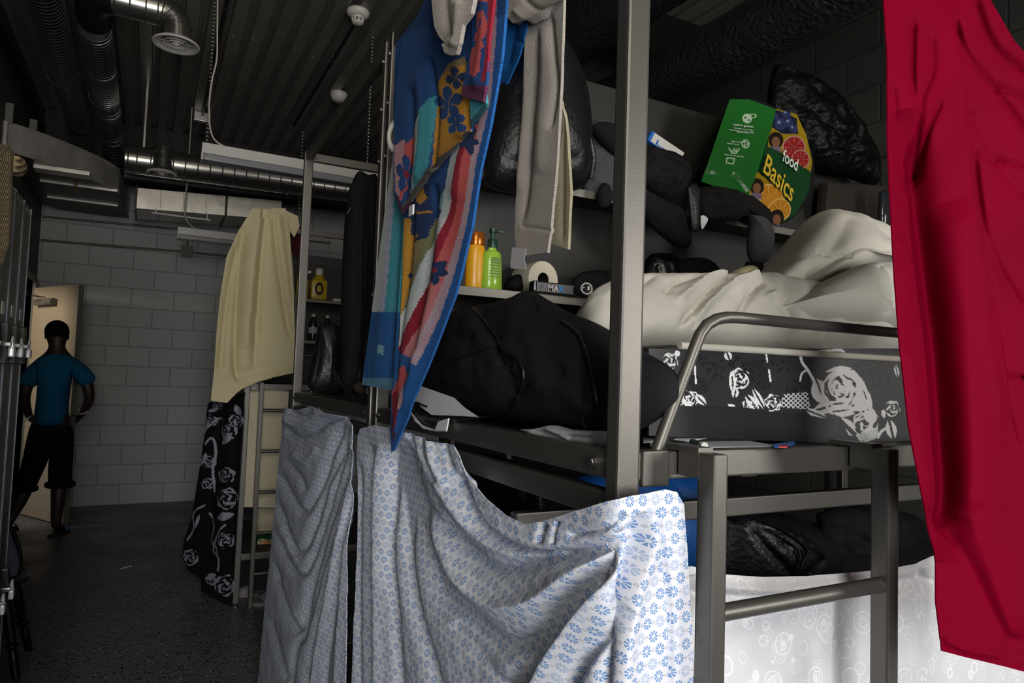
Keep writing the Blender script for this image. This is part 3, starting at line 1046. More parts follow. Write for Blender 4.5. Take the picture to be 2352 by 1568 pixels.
MB().tube([(-.66, 7.1, 3.1), (-.66, 7.1, 3.035)], .011, 10).lathe([(0, -.02), (.02, -.015), (.006, 0)], (-.66, 7.1, 3.045)).build('sprinkler_head', 'brass', t)
for x_, y_ in ((-1.04, 6.3), (-.93, 6.62)):
    MB().box((x_ - .025, y_, 3.30), (x_ + .025, y_ + .012, 3.45)).build('mounting_bracket', 'conduit_grey', t, smooth=False)

# foil-wrapped flexible ducts above the near bunk
def foil(name, x_, z_, r, y0, y1, label, seed):
    nu, nv = 64, 300
    th = np.linspace(0, 2 * math.pi, nu, endpoint=False)
    ys_ = np.linspace(y0, y1, nv)
    T, Yy = np.meshgrid(th, ys_, indexing='ij')
    Q = np.stack([np.cos(T).ravel() * 1.5, np.sin(T).ravel() * 1.5, Yy.ravel() * 3], 1)
    rr = r * (1 + .05 * fbm(Q, 2.2, seed) + .03 * np.abs(fbm(Q * [1, 1, 6], 3, seed + 1)))
    sag = .03 * np.sin(Yy.ravel() * 2.1)
    Pp = np.stack([x_ + rr * np.cos(T).ravel(), Yy.ravel(), z_ + sag + rr * np.sin(T).ravel()], 1)
    o = np_mesh(name, Pp, grid_faces(nu, nv, 0, False, True), 'foil_black')
    return tag(o, label, 'duct')
foil('foil_duct', 2.10, 3.50, .16, -.5, 6.2, 'upper black foil flexible duct slung under the ceiling above the near bunk', 3)
foil('foil_duct', 2.48, 3.22, .15, -.5, 6.2, 'lower black foil flexible duct beside the right wall above the near bunk', 8)

# ---------------------------------------------------------------- hanging lights
def chain_bm(mb, x_, y_, z0, z1, link=.022):
    z = z0
    k = 0
    while z < z1:
        mb.torus((x_, y_, z), link * .36, .0016, (1, 0, 0) if k % 2 else (0, 1, 0), 10, 5)
        z += link * .62
        k += 1
def fixture(x0, x1, y_, z0, label, sc=1.0):
    t = thing('pendant_light', label, 'light', ((x0 + x1) / 2, y_, z0))
    hs = MB().box((x0, y_ - .055, z0 + .045), (x1, y_ + .055, z0 + .115), .004).build('housing', 'white_enamel', t)
    MB().box((x0 + .008, y_ - .05, z0), (x1 - .008, y_ + .05, z0 + .047), .012).build('diffuser_lens', 'lens', t)
    for xe in (x0 - .002, x1 - .010):
        MB().box((xe, y_ - .056, z0 - .002), (xe + .012, y_ + .056, z0 + .05), .004).build('end_cap', 'white_enamel', hs)
    return t
t = fixture(.232, 1.46, 5.0, 2.885, 'long white fluorescent light hanging on chains above the middle bunk')
mb = MB(); chain_bm(mb, .262, 5.0, 3.0, WZ); mb.build('chain', 'zinc', t)
mb = MB(); chain_bm(mb, 1.36, 5.0, 3.0, WZ); mb.build('chain', 'zinc', t)
cp = [(.275, 4.99, WZ), (.285, 4.98, 3.8), (.292, 4.98, 3.6), (.272, 4.98, 3.45), (.262, 4.98, 3.3), (.272, 4.98, 3.14), (.30, 4.98, 3.05), (.36, 4.99, 3.012), (.45, 5.0, 3.0)]
MB().tube(resample(cp, 60), .0055, 8).build('power_cord', 'cable_white', t)
cp = [(1.05, 4.99, 3.0), (1.10, 4.98, 3.02), (1.17, 4.97, 3.025), (1.24, 4.98, 3.0), (1.27, 4.99, 2.985)]
MB().tube(resample(cp, 30), .0045, 8).build('link_cord', 'cable_white', t)
t = fixture(.172, 1.40, 7.36, 2.735, 'smaller-looking white light hanging in front of the far block wall')
mb = MB(); chain_bm(mb, .235, 7.36, 2.86, WZ, .03); mb.build('chain', 'zinc', t)
mb = MB(); chain_bm(mb, 1.3, 7.36, 2.86, WZ, .03); mb.build('chain', 'zinc', t)
cp = [(.235, 7.34, WZ), (.232, 7.34, 3.4), (.222, 7.34, 3.1), (.235, 7.34, 2.95), (.30, 7.34, 2.87), (.36, 7.36, 2.85)]
MB().tube(resample(cp, 40), .005, 8).build('power_cord', 'cable_white', t)

# black pipes clipped under the decking
def pipe_run(name, pts, label, clips):
    t = thing(name, label, 'pipe', V3(pts[0]))
    MB().tube(pts, .013, 10).build('pipe', 'pipe_black', t)
    for c_ in clips:
        MB().torus(c_, .017, .0025, (0, 1, 0), 16, 5).bar(Vector(c_) + Vector((0, 0, .016)), (c_[0], c_[1], WZ + .01), .004, .004, 0).build('clip', 'zinc', t)
    return t
pipe_run('conduit_pipe', [(.335, WY0, WZ - .03), (.335, 7.42, WZ - .03)], 'black conduit pipe clipped to the ceiling next to the light cord', [(.335, 5.1, WZ - .03), (.335, 6.5, WZ - .03)])
pipe_run('conduit_pipe', [(1.18, 4.87, WZ - .03), (1.18, 7.2, WZ - .03)], 'black conduit pipe on the ceiling running to the smoke detector', [(1.18, 5.5, WZ - .03), (1.18, 6.4, WZ - .03)])
o = MB().box((.26, 7.42, WZ - .09), (.41, 7.5, WZ), .004).build('conduit_box', 'duct_galvanised')
tag(o, 'small bright metal box where the black ceiling conduit ends', 'junction box')
o = MB().box((WX0, 8.28, 3.52), (WX1, 8.5, WZ + .02)).build('trim_3', 'duct_dark', kind='structure')
# cross beam under the decking at right
o = MB().box((1.75, 3.6, WZ - .3), (3.45, 3.75, WZ), .004).build('beam_stub', 'duct_dark')
tag(o, 'dark steel bracket beam under the ceiling behind the near post', 'beam')

# smoke detectors
t = thing('smoke_detector', 'cream smoke detector with a vented dome on the ceiling', 'smoke detector', (1.165, 4.69, WZ))
MB().lathe([(0, 0), (.070, 0), (.080, -.012), (.078, -.028), (.066, -.045), (.046, -.052), (0, -.052)], (1.165, 4.69, WZ), seg=32).build('base', 'white_plastic', t)
mb = MB().lathe([(.044, -.05), (.041, -.062), (0, -.062)], (1.165, 4.69, WZ), seg=24)
for k in range(8):
    an = k * math.pi / 4
    mb.bar((1.165 + .037 * math.cos(an), 4.69 + .037 * math.sin(an), WZ - .06), (1.165 + .037 * math.cos(an), 4.69 + .037 * math.sin(an), WZ - .085), .010, .005, .001)
mb.lathe([(0, -.084), (.040, -.084), (.038, -.094), (.026, -.102), (0, -.102)], (1.165, 4.69, WZ), seg=24)
mb.build('sensor_cage', 'white_plastic', t)
t = thing('ceiling_sensor', 'small round white sensor on the ceiling half hidden by the bunk rail', 'sensor', (1.40, 6.20, WZ))
MB().lathe([(0, 0), (.075, 0), (.078, -.02), (.066, -.06), (.045, -.078), (0, -.085)], (1.40, 6.20, WZ), seg=32).build('base', 'white_enamel', t)
MB().torus((1.40, 6.20, WZ - .08), .026, .004, (0, 0, 1), 20, 6).build('lens_ring', 'print_grey', t)


# ---------------------------------------------------------------- bunks
BX0, BX1 = 0.545, 2.50
PW, PD = 0.037, 0.028
ZT = 2.446


def bunk(label, yf, yr, lower=True):
    s = 1 if yr > yf else -1
    t = thing('bunk_bed', label, 'bunk bed', ((BX0 + BX1) / 2, (yf + yr) / 2, 0), 'steel bunk beds along the aisle')
    mat = 'powder_coat'
    for x0 in (BX0, BX1 - PW):
        for y0 in (min(yf, yf + s * PD), min(yr, yr - s * PD)):
            po_ = MB().box((x0, y0, .02), (x0 + PW, y0 + PD, ZT), .004).build('post', mat, t)
            MB().lathe([(0, 0), (.017, 0), (.017, .008), (.006, .012), (.006, .022)], (x0 + PW / 2, y0 + PD / 2, 0), seg=14).build('foot', 'zinc', po_)
            MB().box((x0 + .001, y0 + .001, ZT - .002), (x0 + PW - .001, y0 + PD - .001, ZT + .006), .003).build('end_cap', 'black_plastic', po_)
    ya, yb_ = min(yf, yr) + PD, max(yf, yr) - PD
    for x0 in (BX0 + .004, BX1 - .03):                    # short beams at both ends
        MB().box((x0, ya - .002, 1.369), (x0 + .026, yb_ + .002, 1.407), .003).build('end_beam', mat, t)
        MB().box((x0, ya - .002, 1.316), (x0 + .026, yb_ + .002, 1.352), .003).build('end_beam', mat, t)
        MB().box((x0, ya - .002, ZT - .036), (x0 + .026, yb_ + .002, ZT), .003).build('top_rail', mat, t)
    for yy in (yf, yr):                                    # long beams
        sy = s if yy == yf else -s
        y0 = min(yy + sy * .002, yy + sy * .026)
        MB().box((BX0 + PW - .002, y0, 1.369), (BX1 - PW + .002, y0 + .024, 1.407), .003).build('side_beam', mat, t)
        MB().box((BX0 + PW - .002, y0, ZT - .036), (BX1 - PW + .002, y0 + .024, ZT), .003).build('top_rail', mat, t)
        MB().box((BX0 + PW - .002, y0, .285), (BX1 - PW + .002, y0 + .024, .325), .003).build('side_beam', mat, t)
    for x0 in (BX0 + .004, BX1 - .03):
        MB().box((x0, ya - .002, .285), (x0 + .026, yb_ + .002, .325), .003).build('end_beam', mat, t)
    MB().box((BX0 + .03, ya, 1.394), (BX1 - .03, yb_, 1.402)).build('deck_panel', 'mattress_base', t, smooth=False)
    MB().box((BX0 + .03, ya, .312), (BX1 - .03, yb_, .320)).build('deck_panel', 'mattress_base', t, smooth=False)
    for xs in (.80, 1.12, 1.5, 1.9):                       # slats under the deck
        MB().box((xs, ya, 1.362), (xs + .032, yb_, 1.393), .003).build('slat', mat, t)
    # welded bracket where the side beam meets the aisle post, and bolts
    y0 = min(yf - s * .004, yf + s * .02)
    MB().box((BX0 + PW + .002, y0, 1.361), (BX0 + PW + .047, y0 + .024, 1.409), .003).build('bracket', mat, t)
    for yy, z in ((yf + s * .055, 1.388), (yr - s * .055, 1.388), (yr - s * .05, 1.335)):
        MB().lathe([(.0085, 0), (.0085, .002), (.0065, .0025), (.0065, .008), (.0055, .0095), (0, .0095)], (BX0 + .004, yy, z), (-1, 0, 0), 6).build('bolt', 'zinc', t, smooth=False)
    for z in (2.39, 2.25, 1.72, 2.10):
        MB().lathe([(.006, 0), (.006, .002), (.0045, .005), (0, .005)], (BX0, yr - s * .014, z), (-1, 0, 0), 8).build('bolt', 'zinc', t, smooth=False)
    # bent guard tube above the ladder side
    g0, g1 = .64, .764
    yg = yf + s * .016
    gp = [(.622, yg, 1.405), (.640, yg, 1.446), (.668, yg, 1.508), (.690, yg, 1.556), (.702, yg, 1.578), (.720, yg, 1.592), (.745, yg, 1.599), (.775, yg, 1.601), (.95, yg, 1.601), (1.3, yg, 1.602), (1.70, yg, 1.602)]
    MB().tube(resample(gp, 60), .0088, 16).build('guard_rail', mat, t)
    MB().tube([(1.70, yg, 1.602), (1.70, yg, 1.405)], .0088, 14).build('guard_rail', mat, t)
    return t


def ladder(label, yfront, s, xl, xr, rungs, ztop=1.410):
    t = thing('ladder', label, 'ladder', ((xl + xr) / 2, yfront, 0))
    W, D = .026, .030
    for x0 in (xl, xr - W):
        MB().box((x0, min(yfront, yfront + s * D), 0.0), (x0 + W, max(yfront, yfront + s * D), ztop), .0035).build('side_rail', 'powder_coat', t)
        fr_ = lambda p, q_, z, x0=x0: (x0 + z, yfront + s * p, q_)
        hk = [(.028, ztop), (.100, ztop), (.100, ztop - .034), (.096, ztop - .034), (.096, ztop - .0025), (.0635, ztop - .0025), (.0635, ztop - .041), (.028, ztop - .041)]
        MB().prism([(.028, ztop + .006), (.104, ztop + .006), (.104, ztop - .018), (.0975, ztop - .018), (.0975, ztop - .0015), (.066, ztop - .0015), (.066, ztop - .034), (.028, ztop - .034)], W, fr_).build('hook', 'dark_powder_coat', t, smooth=False)
    for z in rungs:
        MB().tube([(xl + W - .002, yfront + s * D / 2, z), (xr - W + .002, yfront + s * D / 2, z)], .0115, 16).build('rung', 'powder_coat', t)
    return t


B1 = bunk('nearest steel bunk bed, with the ladder and black floral mattress', 0.724, 1.828)
B2 = bunk('middle steel bunk bed, back to back with the nearest one, holding a tall black bag', 3.022, 1.858)
B3 = bunk('farthest steel bunk bed, draped in cream and black floral cloths', 4.665, 5.80)

# the raised back panel and shelves of the near bunk
MB().box((.585, 1.788, 1.41), (2.46, 1.798, 2.455)).build('back_panel', 'panel_grey', B1, smooth=False)
def shelf(t, x0, x1, y0, y1, z, lip):
    o = MB().box((x0, y0, z - .003), (x1, y1, z)).build('shelf', 'panel_grey', t, smooth=False)
    MB().box((x0, y0 - .002, z - .022), (x1, y0 + .002, z + .001), .001).build('shelf_edge', 'shelf_edge', o, smooth=False)
shelf(B1, .585, 2.46, 1.60, 1.788, 1.730, 0)
shelf(B1, .585, 2.46, 1.62, 1.788, 2.045, 0)
MB().box((.585, .95, .965), (2.46, 1.79, .985)).build('storage_board', 'mattress_base', B1, smooth=False)
MB().box((.56, 1.02, 1.235), (2.49, 1.045, 1.272), .003).build('support_bar', 'powder_coat', B1)
# far bunk back panel with shelves
MB().box((.585, 5.755, 1.41), (2.46, 5.765, 2.455)).build('back_panel', 'panel_grey', B3, smooth=False)
shelf(B3, .585, 2.46, 5.45, 5.755, 2.06, 0)
shelf(B3, .585, 2.46, 5.45, 5.755, 1.735, 0)
# round hook on the post between the bunks
ladder('grey steel ladder hooked on the side of the nearest bunk', .655, 1, .645, 1.030, (1.203, .95, .70, .45, .2))
ladder('dark steel ladder hooked on the far bunk, beside the cream cloth panel', 4.594, 1, .63, 1.02, (1.237, .978, .719, .464, .21))


# ---------------------------------------------------------------- cloths
def box_depth(xp, yp, sharp=40.0):
    """Surface of a hanging cloth that turns round the near bunk corner (aisle plane xp, front plane yp)."""
    def f(px, py):
        d = rays(px, py)
        tx = (xp - CAM[0]) / d[..., 0]
        ty = (yp - CAM[1]) / d[..., 1]
        t = np.maximum(tx, ty) + np.log1p(np.exp(-np.abs(tx - ty) * sharp)) / sharp
        return CAM + d * t[..., None]
    return f


def plane(ax, v, tilt=None):
    """Axis plane; tilt=(p0, p1, dv): the plane value moves by dv as the pixel row goes from p0 to p1."""
    def f(px, py):
        vv = v
        if tilt:
            k = np.clip((np.asarray(py, float) - tilt[0]) / (tilt[1] - tilt[0]), -.3, 1.3)
            vv = v + k * tilt[2]
        d = rays(px, py)
        t = (vv - CAM[ax]) / d[..., ax]
        return CAM + d * t[..., None]
    return f


def corner_keep(P):
    # the cloth lies outside the bunk corner
    a, b = P[:, 0] - .536, P[:, 1] - .716
    m = (a > 0) & (b > 0)
    k = m & (a < b)
    P[k, 0] -= a[k]
    k = m & (a >= b)
    P[k, 1] -= b[k]
    return P


# blue-and-white sheet tied along the near bunk, wrapped round the corner post
mm = .001
R1 = [
    ([(853, 1020), (848, 1200), (847, 1400), (846, 1900)], -16 * mm, 9), ([(826, 1060), (820, 1300), (822, 1900)], -9 * mm, 6),
    ([(872, 1010), (868, 1200), (870, 1400), (874, 1900)], 10 * mm, 12),
    ([(896, 1010), (893, 1180), (892, 1300), (905, 1430), (930, 1900)], -15 * mm, 9),
    ([(908, 1010), (945, 1150), (985, 1280), (1017, 1366), (1063, 1416), (1110, 1465), (1160, 1486), (1231, 1463), (1297, 1380), (1380, 1301), (1465, 1205)], -20 * mm, 26),
    ([(920, 1005), (943, 1093), (980, 1176), (1026, 1226), (1083, 1285), (1149, 1311), (1231, 1291), (1330, 1275), (1440, 1225)], -17 * mm, 17),
    ([(902, 1020), (916, 1120), (930, 1290), (955, 1420), (990, 1540), (1080, 1900)], -15 * mm, 12),
    ([(912, 1010), (960, 1130), (1000, 1235), (1060, 1330), (1140, 1390), (1240, 1375), (1340, 1300), (1460, 1205)], 13 * mm, 22),
    ([(960, 1005), (1005, 1100), (1060, 1190), (1120, 1245), (1200, 1275), (1290, 1272)], 9 * mm, 15),
    ([(1055, 1072), (1070, 1130), (1110, 1205), (1190, 1256), (1270, 1266), (1350, 1258), (1440, 1228)], -14 * mm, 8, 's'),
    ([(1484, 1190), (1413, 1281), (1330, 1357), (1264, 1430), (1185, 1568), (1090, 1760)], -19 * mm, 22),
    ([(1478, 1190), (1440, 1270), (1375, 1360), (1310, 1450), (1240, 1568), (1170, 1760)], 12 * mm, 22),
    ([(1440, 1390), (1347, 1496), (1304, 1568), (1230, 1760)], -16 * mm, 16),
    ([(1484, 1175), (1472, 1248), (1429, 1347), (1406, 1430), (1386, 1568), (1360, 1900)], -24 * mm, 15),
    ([(1500, 1180), (1490, 1260), (1462, 1350), (1440, 1450), (1430, 1568), (1420, 1900)], 8 * mm, 22),
    ([(1508, 1150), (1527, 1270), (1541, 1400), (1543, 1568), (1545, 1900)], -5 * mm, 5),
    ([(962, 1000), (985, 1060), (1010, 1110)], -7 * mm, 6), ([(985, 1000), (1002, 1060), (1030, 1120)], 6 * mm, 7), ([(1015, 1015), (1040, 1090), (1068, 1120)], -7 * mm, 6),
    ([(935, 990), (950, 1030), (970, 1080)], -6 * mm, 5), ([(1440, 1180), (1380, 1215), (1300, 1230)], -6 * mm, 7), ([(1250, 1200), (1240, 1225), (1235, 1250)], -6 * mm, 7),
    ([(1280, 1195), (1272, 1220), (1268, 1250)], -4 * mm, 4), ([(1030, 1430), (1110, 1520), (1180, 1600)], -5 * mm, 14), ([(1015, 1180), (1055, 1235), (1110, 1275)], -5 * mm, 10),
]
top = [(821, 1000), (826, 984), (860, 976), (905, 984), (950, 1000), (1010, 1018), (1042, 1022), (1056, 1050), (1068, 1090), (1110, 1140), (1160, 1182), (1203, 1204), (1240, 1198), (1300, 1180), (1390, 1152), (1452, 1138), (1484, 1134), (1530, 1124), (1556, 1130), (1572, 1158)]
bot = [(800, 1900), (826, 1900), (880, 1900), (930, 1900), (1000, 1900), (1070, 1900), (1130, 1900), (1180, 1900), (1230, 1900), (1280, 1900), (1330, 1900), (1370, 1900), (1400, 1900), (1430, 1900), (1460, 1900), (1490, 1900), (1530, 1900), (1560, 1900), (1590, 1900), (1615, 1900)]
kk = np.linspace(0, 1, len(top))
def cloth_keys(name, top, bot, depth, mat, lines, nu, nv, **kw):
    k = np.linspace(0, 1, len(top))
    return cloth(name, param(top, k, nu), param(bot, k, nu), depth, mat, lines, nu, nv, **kw)
o = cloth_keys('bed_sheet', top, bot, box_depth(.512, .686, 60), 'rosette_sheet', [(l[0], l[1] * 1.6) + tuple(l[2:]) for l in R1], 420, 300, thick=.002, noise=(.0016, 55), keep=lambda P: corner_keep(P), uvfn=lambda P: np.stack([P[:, 0] - P[:, 1], P[:, 2]], 1))
tag(o, 'white sheet with blue rosettes slung in swags over the near bunk corner', 'sheet')

L1 = [
    ([(652, 952), (668, 974), (700, 974), (740, 952), (785, 950)], 9 * mm, 8), ([(655, 985), (680, 1002), (715, 996), (755, 968), (800, 960)], -12 * mm, 7),
    ([(660, 940), (690, 955), (720, 945)], -9 * mm, 8),
    ([(640, 1085), (670, 1145), (695, 1176), (715, 1150), (735, 1100), (760, 1030), (787, 970)], -12 * mm, 8),
    ([(636, 1150), (662, 1235), (687, 1271), (716, 1210), (745, 1110), (775, 1040), (797, 975)], -13 * mm, 8),
    ([(634, 1225), (660, 1290), (683, 1321), (703, 1304), (736, 1200), (765, 1100), (792, 1010)], -11 * mm, 7),
    ([(626, 1285), (645, 1354), (683, 1450), (707, 1354), (745, 1210), (800, 1030)], -13 * mm, 8),
    ([(640, 1850), (670, 1520), (695, 1453), (736, 1292), (775, 1150), (804, 1030)], -13 * mm, 7),
    ([(670, 1900), (699, 1568), (724, 1437), (753, 1292), (798, 1085)], -13 * mm, 6),
    ([(725, 1900), (743, 1568), (757, 1457), (778, 1292), (808, 1110)], -12 * mm, 6),
    ([(690, 1900), (720, 1568), (740, 1440), (766, 1292), (803, 1090)], 7 * mm, 7), ([(770, 1900), (775, 1568), (785, 1400), (800, 1200)], 7 * mm, 10),
    ([(660, 1060), (690, 1100), (700, 1130)], -6 * mm, 7), ([(670, 1040), (700, 1060), (730, 1030)], 6 * mm, 9),
    ([(620, 1420), (640, 1500), (655, 1568)], -8 * mm, 8), ([(645, 1200), (665, 1260), (685, 1290)], 6 * mm, 8), ([(640, 1330), (660, 1390), (680, 1420)], 6 * mm, 9),
]
top = [(652, 934), (668, 942), (690, 940), (712, 932), (735, 940), (760, 950), (785, 958), (798, 964), (809, 976)]
bot = [(560, 1900), (590, 1900), (620, 1900), (655, 1900), (690, 1900), (725, 1900), (755, 1900), (765, 1900), (786, 1900)]
mid = [(622, 1380), (640, 1380), (660, 1380), (684, 1380), (708, 1380), (733, 1380), (760, 1380), (788, 1380), (812, 1380)]
k = np.linspace(0, 1, len(top))
o = cloth('bed_sheet', param(top, k, 220), param(bot, k, 220), plane(0, .515), 'rosette_sheet', [(l[0], l[1] * 1.6) + tuple(l[2:]) for l in L1], 220, 280, thick=.002, noise=(.0014, 60), mid=None, uvfn=lambda P: np.stack([P[:, 0] - P[:, 1], P[:, 2]], 1))
tag(o, 'blue and white sheet gathered in close folds on the middle bunk', 'sheet')

# crimson cloth at the right
RC = [
    ([(2085, 250), (2105, 450), (2130, 640), (2150, 800), (2165, 1000), (2172, 1140), (2150, 1290)], -42 * mm, 36),
    ([(2184, -40), (2219, 180), (2250, 430), (2285, 714), (2300, 800), (2320, 950), (2352, 1060)], -9 * mm, 9, 's'),
    ([(2176, 0), (2205, 180), (2230, 430), (2262, 714), (2280, 850), (2310, 1020)], 10 * mm, 22),
    ([(2240, -20), (2285, 92), (2360, 160)], -12 * mm, 8), ([(2195, 40), (2224, 122), (2285, 194), (2370, 310)], -9 * mm, 7), ([(2285, 194), (2325, 205), (2370, 225)], -9 * mm, 7),
    ([(2138, 60), (2143, 153), (2117, 230), (2107, 400)], -7 * mm, 10), ([(2100, 40), (2097, 160), (2106, 220)], -8 * mm, 7), ([(2165, 230), (2135, 290), (2110, 380)], -6 * mm, 6),
    ([(2240, 350), (2255, 480), (2290, 600), (2360, 720)], -8 * mm, 10), ([(2235, 350), (2300, 365), (2352, 378)], -5 * mm, 6), ([(2230, 250), (2290, 360), (2360, 450)], -8 * mm, 14),
    ([(2050, 180), (2066, 330), (2092, 420)], -6 * mm, 9), ([(2060, 540), (2085, 545), (2105, 590)], -5 * mm, 6), ([(2048, 420), (2070, 440), (2082, 430)], -5 * mm, 6),
    ([(2180, 1230), (2240, 1320), (2300, 1440), (2352, 1500)], -9 * mm, 20), ([(2230, 1180), (2280, 1330), (2330, 1470)], 8 * mm, 22), ([(2200, 460), (2215, 700), (2230, 1000), (2225, 1200)], 12 * mm, 40),
    ([(2090, 800), (2110, 950), (2130, 1080), (2150, 1200)], 9 * mm, 14), ([(2310, 862), (2352, 866)], -5 * mm, 5), ([(2165, 1460), (2230, 1490), (2300, 1500)], 6 * mm, 10),
]
left = [(2024, -190), (2030, 0), (2038, 120), (2040, 300), (2046, 450), (2056, 640), (2068, 800), (2088, 980), (2120, 1140), (2150, 1270), (2150, 1380), (2164, 1494)]
right = [(2190, -190), (2276, 0), (2330, 92), (2364, 130), (2366, 330), (2368, 560), (2368, 760), (2368, 980), (2368, 1140), (2368, 1270), (2368, 1400), (2370, 1546)]
k = [0, .1, .17, .27, .36, .46, .55, .66, .77, .87, .94, 1]
nu_ = 300
T_, B_ = param(left, k, nu_), param(right, k, nu_)
o = cloth('hanging_cloth', T_, B_, plane(1, .60, (0, 1500, -.04)), 'crimson_cloth', edge=.12, direction=(-.82, -.57, 0), lines=[(l[0], l[1] * (2.0 if len(l) < 4 else 1.3), l[2] * 1.15) + tuple(l[3:]) for l in RC], nu=nu_, nv=300, thick=.002, noise=(.0022, 28))
tag(o, 'crimson red satin cloth hung from the near bunk at the right edge', 'cloth')

# white ring-patterned cloth on the lower front of the near bunk
WC = [([(1590, 1330), (1660, 1345), (1800, 1350), (2000, 1325), (2140, 1295)], 7 * mm, 14), ([(1580, 1362), (1700, 1372), (1900, 1362), (2140, 1325)], -6 * mm, 12),
      ([(1955, 1360), (1950, 1480), (1948, 1700)], -10 * mm, 26), ([(1640, 1420), (1720, 1500), (1820, 1600)], -6 * mm, 40), ([(1590, 1320), (1600, 1360), (1640, 1390)], -8 * mm, 12),
      ([(2080, 1350), (2090, 1450), (2060, 1700)], 6 * mm, 40), ([(2100, 1300), (2130, 1330), (2170, 1340)], -5 * mm, 9)]
top = [(1500, 1306), (1590, 1300), (1660, 1318), (1750, 1324), (1850, 1322), (1950, 1314), (2040, 1304), (2100, 1292), (2146, 1276), (2300, 1265), (2500, 1255)]
bot = [(1500, 1900), (1590, 1900), (1660, 1900), (1750, 1900), (1850, 1900), (1950, 1900), (2060, 1920), (2140, 1930), (2200, 1940), (2400, 1960), (2600, 1990)]
o = cloth_keys('ring_cloth', top, bot, plane(1, .765), 'ring_cloth', [(l[0], l[1] * 1.5) + tuple(l[2:]) for l in WC], 280, 160, thick=.002, noise=(.002, 32))
tag(o, 'white cloth with pale ring pattern hung behind the near ladder', 'cloth')

def rose(col, Q, c, r, white, seed=0, rot=0.0):
    d = Q - np.array(c)
    rr = np.hypot(d[:, 0], d[:, 1]) / r
    an = np.arctan2(d[:, 1], d[:, 0]) + rot
    edge = 1 - .13 * np.abs(np.sin(an * 2.5 + seed)) - .05 * np.sin(an * 7 + seed)
    sw = np.sin(an * 3 + 7.5 * np.log(rr + .25) + .9 * np.sin(an * 5 + seed))
    sw2 = np.sin(an * 2 - 9 * rr + seed)
    m = (rr < edge) & ((sw > -.15) | (rr > edge * .86)) & (rr > .17)
    m &= ~((rr > .45) & (sw2 > .55))
    col[m] = white
def leaf(col, Q, a, b, w, white, vein=None):
    a, b = np.array(a, float), np.array(b, float)
    d = b - a
    L = np.hypot(*d)
    t = ((Q - a) @ d) / L ** 2
    s = ((Q - a) @ np.array([-d[1], d[0]])) / L
    prof = w * np.sin(np.clip(t, 0, 1) * math.pi) ** .8
    m = (t > 0) & (t < 1) & (np.abs(s) < prof)
    col[m & (np.abs(s) > (0 if vein is None else vein))] = white
def stem(col, Q, pts, w, white):
    col[seg_dist(Q, resample(pts, 24))[0] < w] = white
# ---- beach towel with stripes and flowers
C_ = {k: np.array(srgb(v)) for k, v in dict(blue='#1c4f8c', navy='#16325f', edge='#1a66b4', bright='#1d62a6', teal='#48a8b2', aqua='#8fc6cc', white='#e0e8e6', red='#a80f24', coral='#e2605a',
     pink='#e0a9ac', gold='#dd9c22', ochre='#a7925e', olive='#8b8a5c', plum='#6b2a4c', lilac='#c4c3da').items()}
def flower(Q, c, r, cx, col_p, col, n=5, rot=0.3, hole=None, sq=(1.0, 1.0)):
    d = (Q - np.array(c)) / np.array(sq)
    rr = np.hypot(d[:, 0], d[:, 1])
    an = np.arctan2(d[:, 1], d[:, 0]) + rot
    m = rr < r * (0.42 + 0.58 * np.abs(np.cos(an * n / 2)) ** 0.7)
    gap = np.abs(np.cos(an * n / 2)) < .16
    col[m & ~gap] = C_[col_p]
    if hole: col[rr < r * .2] = C_[hole]
def fills(col, Q, items):
    for it in items:
        if isinstance(it[0], str):
            col[inside(Q, it[1])] = C_[it[0]]
def jit(Q, a=2.5):
    q = Q.copy()
    q[:, 0] += a * np.sin(Q[:, 1] * .9 + Q[:, 0] * .21) + a * .6 * np.sin(Q[:, 1] * .23)
    return q
TR = [(1172, -190), (1163, 0), (1158, 80), (1142, 230), (1123, 306), (1107, 367), (1098, 440), (1084, 527), (1065, 603), (1048, 664), (1029, 725), (1004, 787), (985, 833), (965, 875), (946, 925), (931, 986), (918, 1020), (904, 1034)]
